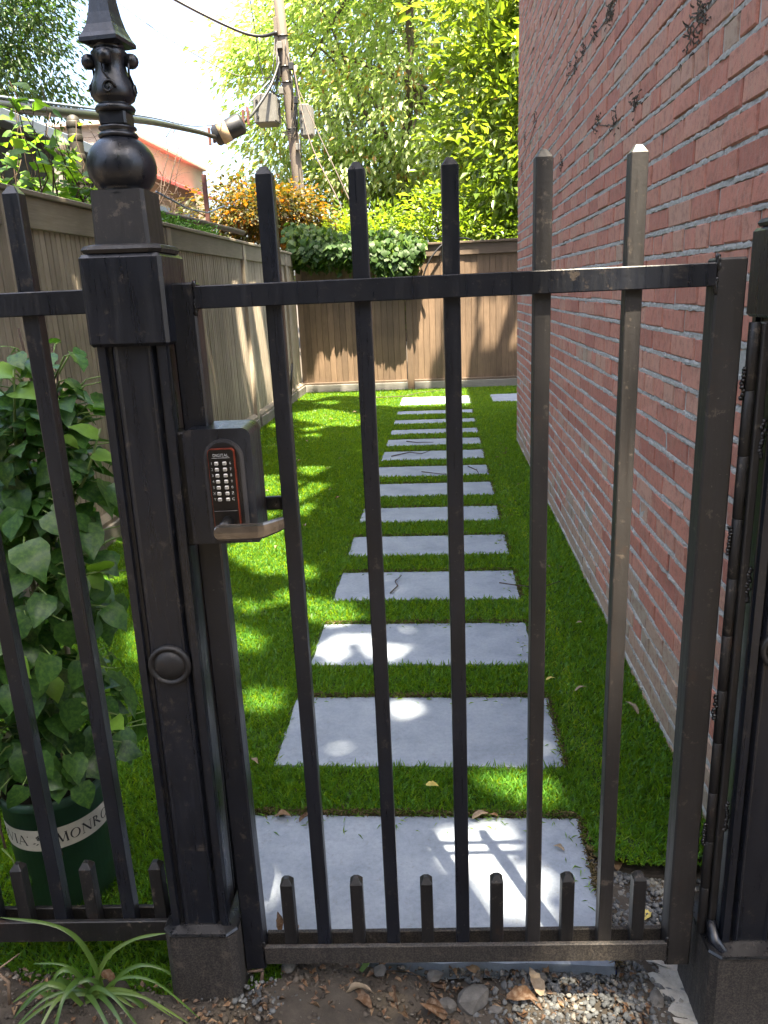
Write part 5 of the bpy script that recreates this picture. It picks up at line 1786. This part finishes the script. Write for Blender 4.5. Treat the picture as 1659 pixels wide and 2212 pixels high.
big_rock('grey stone beside the broken concrete', .40, 1.235, .020, .8, 1.1, .7, 7)
big_rock('small grey pebble stone below the largest pale stone', .075, 1.19, .013, 1.2, .9, .6, 8)

def build_footing():
    x0, y0 = .47, 1.28
    rg = np.random.default_rng(5)
    n, k = 40, 10
    out = [(.375, 1.385), (.385, 1.33), (.37, 1.29), (.405, 1.25), (.40, 1.21), (.425, 1.17), (.42, 1.10), (.47, 1.02), (.90, 1.02), (.90, 1.42), (.60, 1.44), (.47, 1.42)]
    # resample the outline
    O = np.array(out); seg = np.r_[O, O[:1]]; d = np.r_[0, np.cumsum(np.linalg.norm(np.diff(seg, axis=0), axis=1))]
    s = np.linspace(0, d[-1], 120, endpoint=False)
    ring = np.c_[np.interp(s, d, seg[:, 0]), np.interp(s, d, seg[:, 1])] + rg.normal(size=(120, 2)) * .005
    c = np.array([.62, 1.22])
    V, F = [], []
    levels = [(1.06, -.06), (1.03, -.025), (1.0, -.006), (.95, .004), (.85, .008), (.7, .008), (.45, .006), (.2, .006)]
    for f, z in levels:
        for p in ring:
            q = c + (p - c) * f
            jz = rg.normal() * (.005 if f > .8 else .0012)
            V.append((q[0] + rg.normal() * .002, q[1] + rg.normal() * .002, -.042 - .03 * max(0, 1.25 - q[1]) + z + jz))
    m = len(ring)
    for i in range(len(levels) - 1):
        for j in range(m):
            F.append((i * m + j, i * m + (j + 1) % m, (i + 1) * m + (j + 1) % m, (i + 1) * m + j))
    F.append(tuple(range((len(levels) - 1) * m, len(levels) * m)))
    o = link('concrete_footing', MB().add(V, F).mesh('concrete_footing'), 'concrete')
    tag(o, 'broken rough edged concrete footing at the foot of the right gate post', 'concrete')
build_footing()

a = MB(); a.tube([(-.012, .013, .004), (-.006, .006, .005), (.010, -.012, .004), (.012, -.014, .004)], [.0052, .0058, .0042, .003], 10)
tag(link('wall_plug', a.mesh('wall_plug', True), 'bluepl', None, (.3385, 1.302, -.048)), 'small bright blue plastic wall plug on the gravel', 'wall plug')
a = MB(); a.box(-.006, .006, -.004, .004, 0, .006, .002)
tag(link('blue_chip', a.mesh('blue_chip'), 'paintchip', None, (-.288, 1.188, -.012)), 'tiny pale blue chip lying on the soil left of the gate', 'chip')
V_, F_ = rock(61, 1.2, .9, .5)
tag(link('brick_chip', MB().add(V_ * .008, [tuple(f) for f in F_], .1).mesh('brick_chip'), 'brick', None, (.30, 1.235, -.045)), 'small orange red brick chip on the sunlit gravel', 'chip')

def dead_leaf(seed, curl=1.2, m='deadleaf', rnd=.5):
    rg = np.random.default_rng(seed)
    V, F = [], []
    nst = 9
    tw = rg.normal() * .5
    for i in range(nst):
        t = i / (nst - 1)
        w = .21 * math.sin(math.pi * min(1, t + .03) ** .8) ** .9 + .01
        cv = curl * (.6 + .4 * math.sin(t * 3))
        bend = .28 * math.sin(t * math.pi) * rg.uniform(.8, 1.2) + .25 * t * t * tw
        for k in range(5):
            q = (k - 2) / 2
            a = q * cv + tw * t
            wj = w * (1 + rg.normal() * .12)
            V.append((t + rg.normal() * .01, wj * math.sin(a) / max(cv, .3) * 1.2, bend * .5 + wj * (1 - math.cos(a)) / max(cv, .3) * 1.1 + rg.normal() * .012))
    for i in range(nst - 1):
        for k in range(4):
            b_ = i * 5 + k; F.append((b_, b_ + 5, b_ + 6, b_ + 1))
    V.append((-.22, .02, .06)); V.append((-.22, -.0, .05)); o = len(V) - 2
    F.append((o, o + 1, 2))
    me = MB().add(V, F, rnd).mesh('dry_leaf', True)
    me.materials.append(M[m])
    return me
LEAVES = [dead_leaf(k, R.uniform(.5, 1.9), rnd=R.uniform(0, 1)) for k in range(14)]
PALE = [dead_leaf(50 + k, R.uniform(1., 1.9), rnd=R.uniform(.85, 1)) for k in range(4)]
YEL = [dead_leaf(70 + k, R.uniform(.4, .9), 'yellowleaf', .5) for k in range(3)]
def leaf_at(label, x, y, z, s, me, rz=None, group=None, tilt=.2):
    o = link('fallen_leaf', me, None, None, (x, y, z + .004), (R.normal() * tilt, R.normal() * tilt, R.uniform(0, 6.28) if rz is None else rz))
    o.scale = (s, s, s)
    tag(o, label, 'leaf', group or 'fallen leaves')
leaf_at('large pale curled leaf on the turf close to the brick wall', .59, 2.197, .03, .055, PALE[0], 2.2)
leaf_at('pale curled leaf on the turf just right of the second slab', .421, 2.349, .028, .042, PALE[1], .2)
leaf_at('small yellow leaf standing beside the second slab', .335, 2.425, .028, .032, YEL[0], .3)
leaf_at('yellow leaf on the turf strip between the two nearest slabs', -.071, 1.829, .03, .038, YEL[1], .2)
leaf_at('yellow green leaf on the gravel right of the nearest slab', .41, 1.45, -.05, .05, YEL[2], .6)
leaf_at('brown curled leaf at the far left edge of the nearest slab', -.475, 1.728, .002, .045, LEAVES[0], 0)
leaf_at('buff curled leaf on the left of the nearest slab', -.405, 1.705, .002, .042, LEAVES[1], .7)
leaf_at('orange curled leaf at the far edge of the nearest slab', .052, 1.725, .002, .045, LEAVES[2], .3)
leaf_at('small brown leaf at the far right edge of the nearest slab', .12, 1.738, .002, .026, LEAVES[3])
leaf_at('grey brown curl of leaf on the right of the nearest slab', .273, 1.61, .002, .030, PALE[2])
leaf_at('brown leaf on the gravel right of the nearest slab', .40, 1.60, -.045, .055, LEAVES[4], 1.2)
leaf_at('white crumpled leaf on the turf beside the gate post', -.59, 1.95, .03, .03, PALE[3])
leaf_at('white crumpled leaf on the turf behind the short pickets', -.60, 1.52, .03, .05, PALE[0], 1.)
for k, (x, y) in enumerate(((-.832, 4.3), (-.651, 2.92), (-.924, 3.938), (-1.166, 5.816), (-.85, 6.2), (-1.0, 7.4))):
    leaf_at('small dry leaf lying on the turf left of the path', x, y, .03, R.uniform(.035, .05), LEAVES[int(R.integers(0, 14))], group='dry leaves on the turf left of the path')
for k in range(16):
    leaf_at('small dry leaf lying on the turf left of the path', R.uniform(-1.7, -.6), R.uniform(4.2, 9), .03, R.uniform(.03, .045), LEAVES[int(R.integers(0, 14))] if R.uniform() < .6 else PALE[int(R.integers(0, 4))], group='dry leaves on the turf left of the path')
for k in range(15):
    leaf_at('small dry leaf lying on the turf between the path and the brick wall', R.uniform(.36, .62), R.uniform(2.6, 7), .028, R.uniform(.022, .036), LEAVES[int(R.integers(0, 14))], group='dry leaves on the turf by the wall')
DIRT = [(-.366, 1.278, 5, .042, 'brown leaf against the inner edge of the left gate stile'), (-.335, 1.285, 6, .046, 'tan curled leaf touching the front edge of the nearest slab at its left'),
        (-.215, 1.178, 7, .062, 'large tan leaf at the bottom edge left of the middle of the picture'), (-.165, 1.160, 8, .06, 'large leaf cut by the bottom edge beside the tan one'),
        (-.06, 1.195, 9, .06, 'twisted brown leaf left of the dark blue grey stone'), (.0, 1.262, 10, .045, 'narrow upright leaf just above the largest pale stone'),
        (-.10, 1.175, 11, .05, 'rust brown leaf below the thick bark strip'), (-.02, 1.165, 12, .06, 'brown leaf under the dark blue grey stone at the bottom edge'),
        (.10, 1.215, 13, .062, 'yellowish curled leaf right of the largest pale stone'), (.17, 1.22, 2, .055, 'long ochre leaf beside the long bare stick'),
        (.19, 1.275, 4, .04, 'rusty leaf close under the slab edge on the right'), (.05, 1.278, 0, .03, 'small reddish leaf against the slab edge at the middle'),
        (-.125, 1.225, 1, .06, 'pale brown leaf on the bark strip'), (.13, 1.17, 6, .05, 'brown leaf at the bottom edge right of the largest pale stone')]
for (x, y, k, s, lb) in DIRT:
    leaf_at(lb, x, y, float(earth_z(x, y)) + .006, s, LEAVES[k], group='dry leaves on the soil before the gate', tilt=.45)

def twig(label, pts, r=.002, m='twig', nm='twig'):
    o = Vector(pts[0])
    mb = MB().tube([Vector(p) - o for p in pts], [r * (1 - .5 * i / (len(pts) - 1)) for i in range(len(pts))], 6)
    P = [Vector(p) - o for p in pts]
    for k in range(2):
        i = int(R.integers(1, len(P)))
        mb.tube([P[i], P[i] + Vector((R.normal() * .02, R.normal() * .02, .008))], [r * .6, r * .3], 5)
    tag(link(nm, mb.mesh(nm, True), m, None, o), label, 'twig', 'fallen twigs')
twig('thin dark forked twig lying on the fourth slab', [(-.265, 3.30, .006), (-.235, 3.38, .010), (-.25, 3.43, .012), (-.225, 3.52, .008)], .0035)
twig('dark twig curving off the right side of the fourth slab', [(.24, 3.35, .03), (.30, 3.37, .012), (.36, 3.30, .03), (.45, 3.30, .032), (.52, 3.36, .03)], .0032)
twig('twig lying on the seventh slab', [(-.18, 5.75, .006), (-.05, 5.66, .008), (.02, 5.62, .01)], .004)
twig('twig on the right of the seventh slab', [(.18, 5.9, .006), (.24, 5.75, .008), (.26, 5.55, .006)], .004)
twig('bent twig on the ninth slab', [(-.45, 6.35, .006), (-.30, 6.48, .01), (-.2, 6.42, .006), (-.12, 6.55, .006)], .005)
twig('twig on the tenth slab', [(-.35, 7.0, .006), (-.25, 6.92, .008), (-.1, 6.92, .006)], .005)
twig('long thin twig on the sunny turf before the far slab', [(-1.1, 9.9, .03), (-.5, 9.95, .032), (-.3, 10.3, .03), (.1, 10.5, .03)], .006)
twig('long bare stick lying on the soil before the gate', [(.11, 1.30, -.035), (.155, 1.25, -.03), (.20, 1.20, -.035), (.22, 1.17, -.04)], .0032)
twig('reddish stick lying on the sunlit gravel', [(.245, 1.255, -.048), (.235, 1.225, -.045), (.22, 1.20, -.046), (.20, 1.19, -.046)], .003)
twig('pale straw across the soil below the gate', [(.10, 1.275, -.036), (.16, 1.27, -.034), (.22, 1.262, -.04)], .0025, 'palestem')
twig('thin arched root below the nearest slab', [(-.23, 1.27, -.035), (-.17, 1.275, -.022), (-.10, 1.275, -.022), (-.04, 1.262, -.036)], .002)
twig('thick bark strip curving over the soil below the gate', [(-.10, 1.245, -.036), (-.06, 1.255, -.030), (-.02, 1.245, -.030), (.0, 1.22, -.038)], .006)
twig('pale dead root standing in the soil at the left edge', [(-.86, 1.10, .05), (-.855, 1.105, .11), (-.875, 1.105, .135), (-.905, 1.11, .155), (-.915, 1.11, .185)], .0038, 'palestem', 'dead_root')
for pts in ([(-.405, 1.165, .0), (-.39, 1.175, .03), (-.375, 1.18, .055), (-.37, 1.185, .10)], [(-.46, 1.11, .01), (-.43, 1.13, .02), (-.395, 1.165, .03), (-.375, 1.185, .05)]):
    pass
twig('pale gnarled root in the soil at the right foot of the left gate post', [(-.455, 1.10, .02), (-.42, 1.125, .02), (-.395, 1.150, .012), (-.385, 1.165, .03), (-.38, 1.17, .06)], .0055, 'palestem', 'dead_root')
twig('reddish brown stalk against the left gate post base', [(-.392, 1.16, .015), (-.382, 1.165, .05), (-.376, 1.17, .085)], .006, 'twig', 'dead_root')
for (x, y, rz, lb) in ((-.265, 1.252, .1, 'flat green leaf scrap lying on the soil left of centre'), (-.185, 1.255, 1.2, 'upright green leaf scrap beside the small pale stone')):
    V = [(-.022, -.004, 0), (0, -.007, .002), (.022, -.004, 0), (.022, .004, 0), (0, .006, .002), (-.022, .004, 0)]
    me = MB().add(V, [(0, 1, 4, 5), (1, 2, 3, 4)], .5).mesh('leaf_scrap')
    tag(link('leaf_scrap', me, 'leaf_strap', None, (x, y, float(earth_z(x, y)) + .012), (.2, .1, rz)), lb, 'leaf')
# crumbled leaf litter over the bare soil
n = 900
q = np.c_[R.uniform(-.95, .40, n), R.uniform(.95, 1.285, n)]
q = q[~in_poly(q, TURF_EDGE) & ~in_slab(q)]
P = np.c_[q, earth_z(q[:, 0], q[:, 1]) + .006]
V, F, r = leaves_np(P, np.c_[R.normal(size=(len(q), 2)), R.normal(size=len(q)) * .25], .016, .5, .25, R.beta(1.2, 2.2, len(q)) * .8, 1., .4)
stuff(link('leaf_litter', np_mesh('leaf_litter', V, F, r), 'deadleaf'))
# loose turf clippings on the slabs
n = 420
P = []
for (x0, x1, ya, yb) in SLAB_RECTS[:6]:
    m_ = 80 if ya < 1.5 else 45
    P.append(np.c_[R.uniform(x0, x1, m_), yb - np.abs(R.normal(size=m_)) * .03 - .003, np.full(m_, .003)])
    P.append(np.c_[x1 - np.abs(R.normal(size=m_ // 2)) * .03, R.uniform(ya, yb, m_ // 2), np.full(m_ // 2, .003)])
P = np.concatenate(P)
V, F, r = leaves_np(P, np.c_[R.normal(size=(len(P), 2)), R.uniform(0, .25, len(P))], .022, .11, .1, None, 1.5, .2)
stuff(link('grass_clippings', np_mesh('grass_clippings', V, F, r * .8), 'turf'))

# strap leaved plant in the lower left corner
def build_strap():
    base = Vector((-.70, 1.12, float(earth_z(-.70, 1.12))))
    t = thing('strap_leaf_plant', 'clump of arching pale green strap leaves in the soil before the railing', 'plant', base)
    def blade(pts, w, rnd):
        P = [Vector(p) - base for p in pts]
        Q = []
        for i in range(len(P) - 1):
            p0 = P[max(i - 1, 0)]; p1 = P[i]; p2 = P[i + 1]; p3 = P[min(i + 2, len(P) - 1)]
            for k in range(6):
                tt = k / 6
                Q.append(.5 * ((2 * p1) + (p2 - p0) * tt + (2 * p0 - 5 * p1 + 4 * p2 - p3) * tt * tt + (3 * p1 - p0 - 3 * p2 + p3) * tt ** 3))
        Q.append(P[-1])
        n = len(Q); V, F = [], []
        for i, q in enumerate(Q):
            d = (Q[min(i + 1, n - 1)] - Q[max(i - 1, 0)]).normalized()
            s = d.cross(Vector((R.normal() * .02, -.75, .65))).normalized()
            tt = i / (n - 1)
            ww = w * (.55 + .45 * math.sin(math.pi * min(1, tt * 1.2 + .15))) * (1 if tt < .85 else (1 - (tt - .85) / .17))
            nn = s.cross(d)
            V += [q - s * ww / 2 + nn * ww * .18, q, q + s * ww / 2 + nn * ww * .18]
        for i in range(n - 1):
            for k in range(2):
                F.append((i * 3 + k, i * 3 + 3 + k, i * 3 + 4 + k, i * 3 + 1 + k))
        part('blade', MB().add(V, F, rnd), 'leaf_strap', t, True)
    y = 1.12
    blade([(-.683, 1.13, .044), (-.690, 1.13, .12), (-.715, 1.13, .19), (-.765, 1.13, .224), (-.862, 1.13, .237)], .011, .65)
    blade([(-.698, 1.13, .05), (-.690, 1.13, .10), (-.655, 1.13, .158), (-.60, 1.13, .195), (-.537, 1.13, .21)], .010, .75)
    blade([(-.675, 1.13, .06), (-.645, 1.13, .105), (-.600, 1.13, .132), (-.555, 1.13, .122), (-.515, 1.13, .079)], .008, .45)
    blade([(-.71, 1.12, .04), (-.763, 1.12, .062), (-.839, 1.12, .058), (-.92, 1.12, .03)], .011, .6)
    blade([(-.70, 1.13, .06), (-.735, 1.13, .115), (-.765, 1.13, .13), (-.815, 1.13, .128)], .006, .5)
    blade([(-.70, 1.12, .04), (-.665, 1.11, .085), (-.611, 1.10, .085), (-.545, 1.09, .02)], .016, .45)
    blade([(-.65, 1.10, .0), (-.58, 1.10, -.002), (-.52, 1.10, .01), (-.45, 1.10, .026)], .006, .7)
    for k in range(17):
        a = R.uniform(-2.9, -.1)
        L = R.uniform(.10, .24); h = R.uniform(.02, .065)
        d = Vector((math.cos(a), math.sin(a) * .55, 0))
        b0 = base + Vector((R.normal() * .018, R.normal() * .012, .01))
        blade([b0, b0 + d * L * .25 + Vector((0, 0, h)), b0 + d * L * .6 + Vector((0, 0, h * 1.1)), b0 + d * L + Vector((0, 0, h * R.uniform(-.3, .5)))], R.uniform(.006, .012), R.uniform(.2, .85))
    m = dead_leaf(91, 1.3, rnd=.4)
    o = link('dry_blade', m, None, t, (.015, .01, .05), (.3, 1.2, .4)); o.scale = (.05, .05, .05)
build_strap()
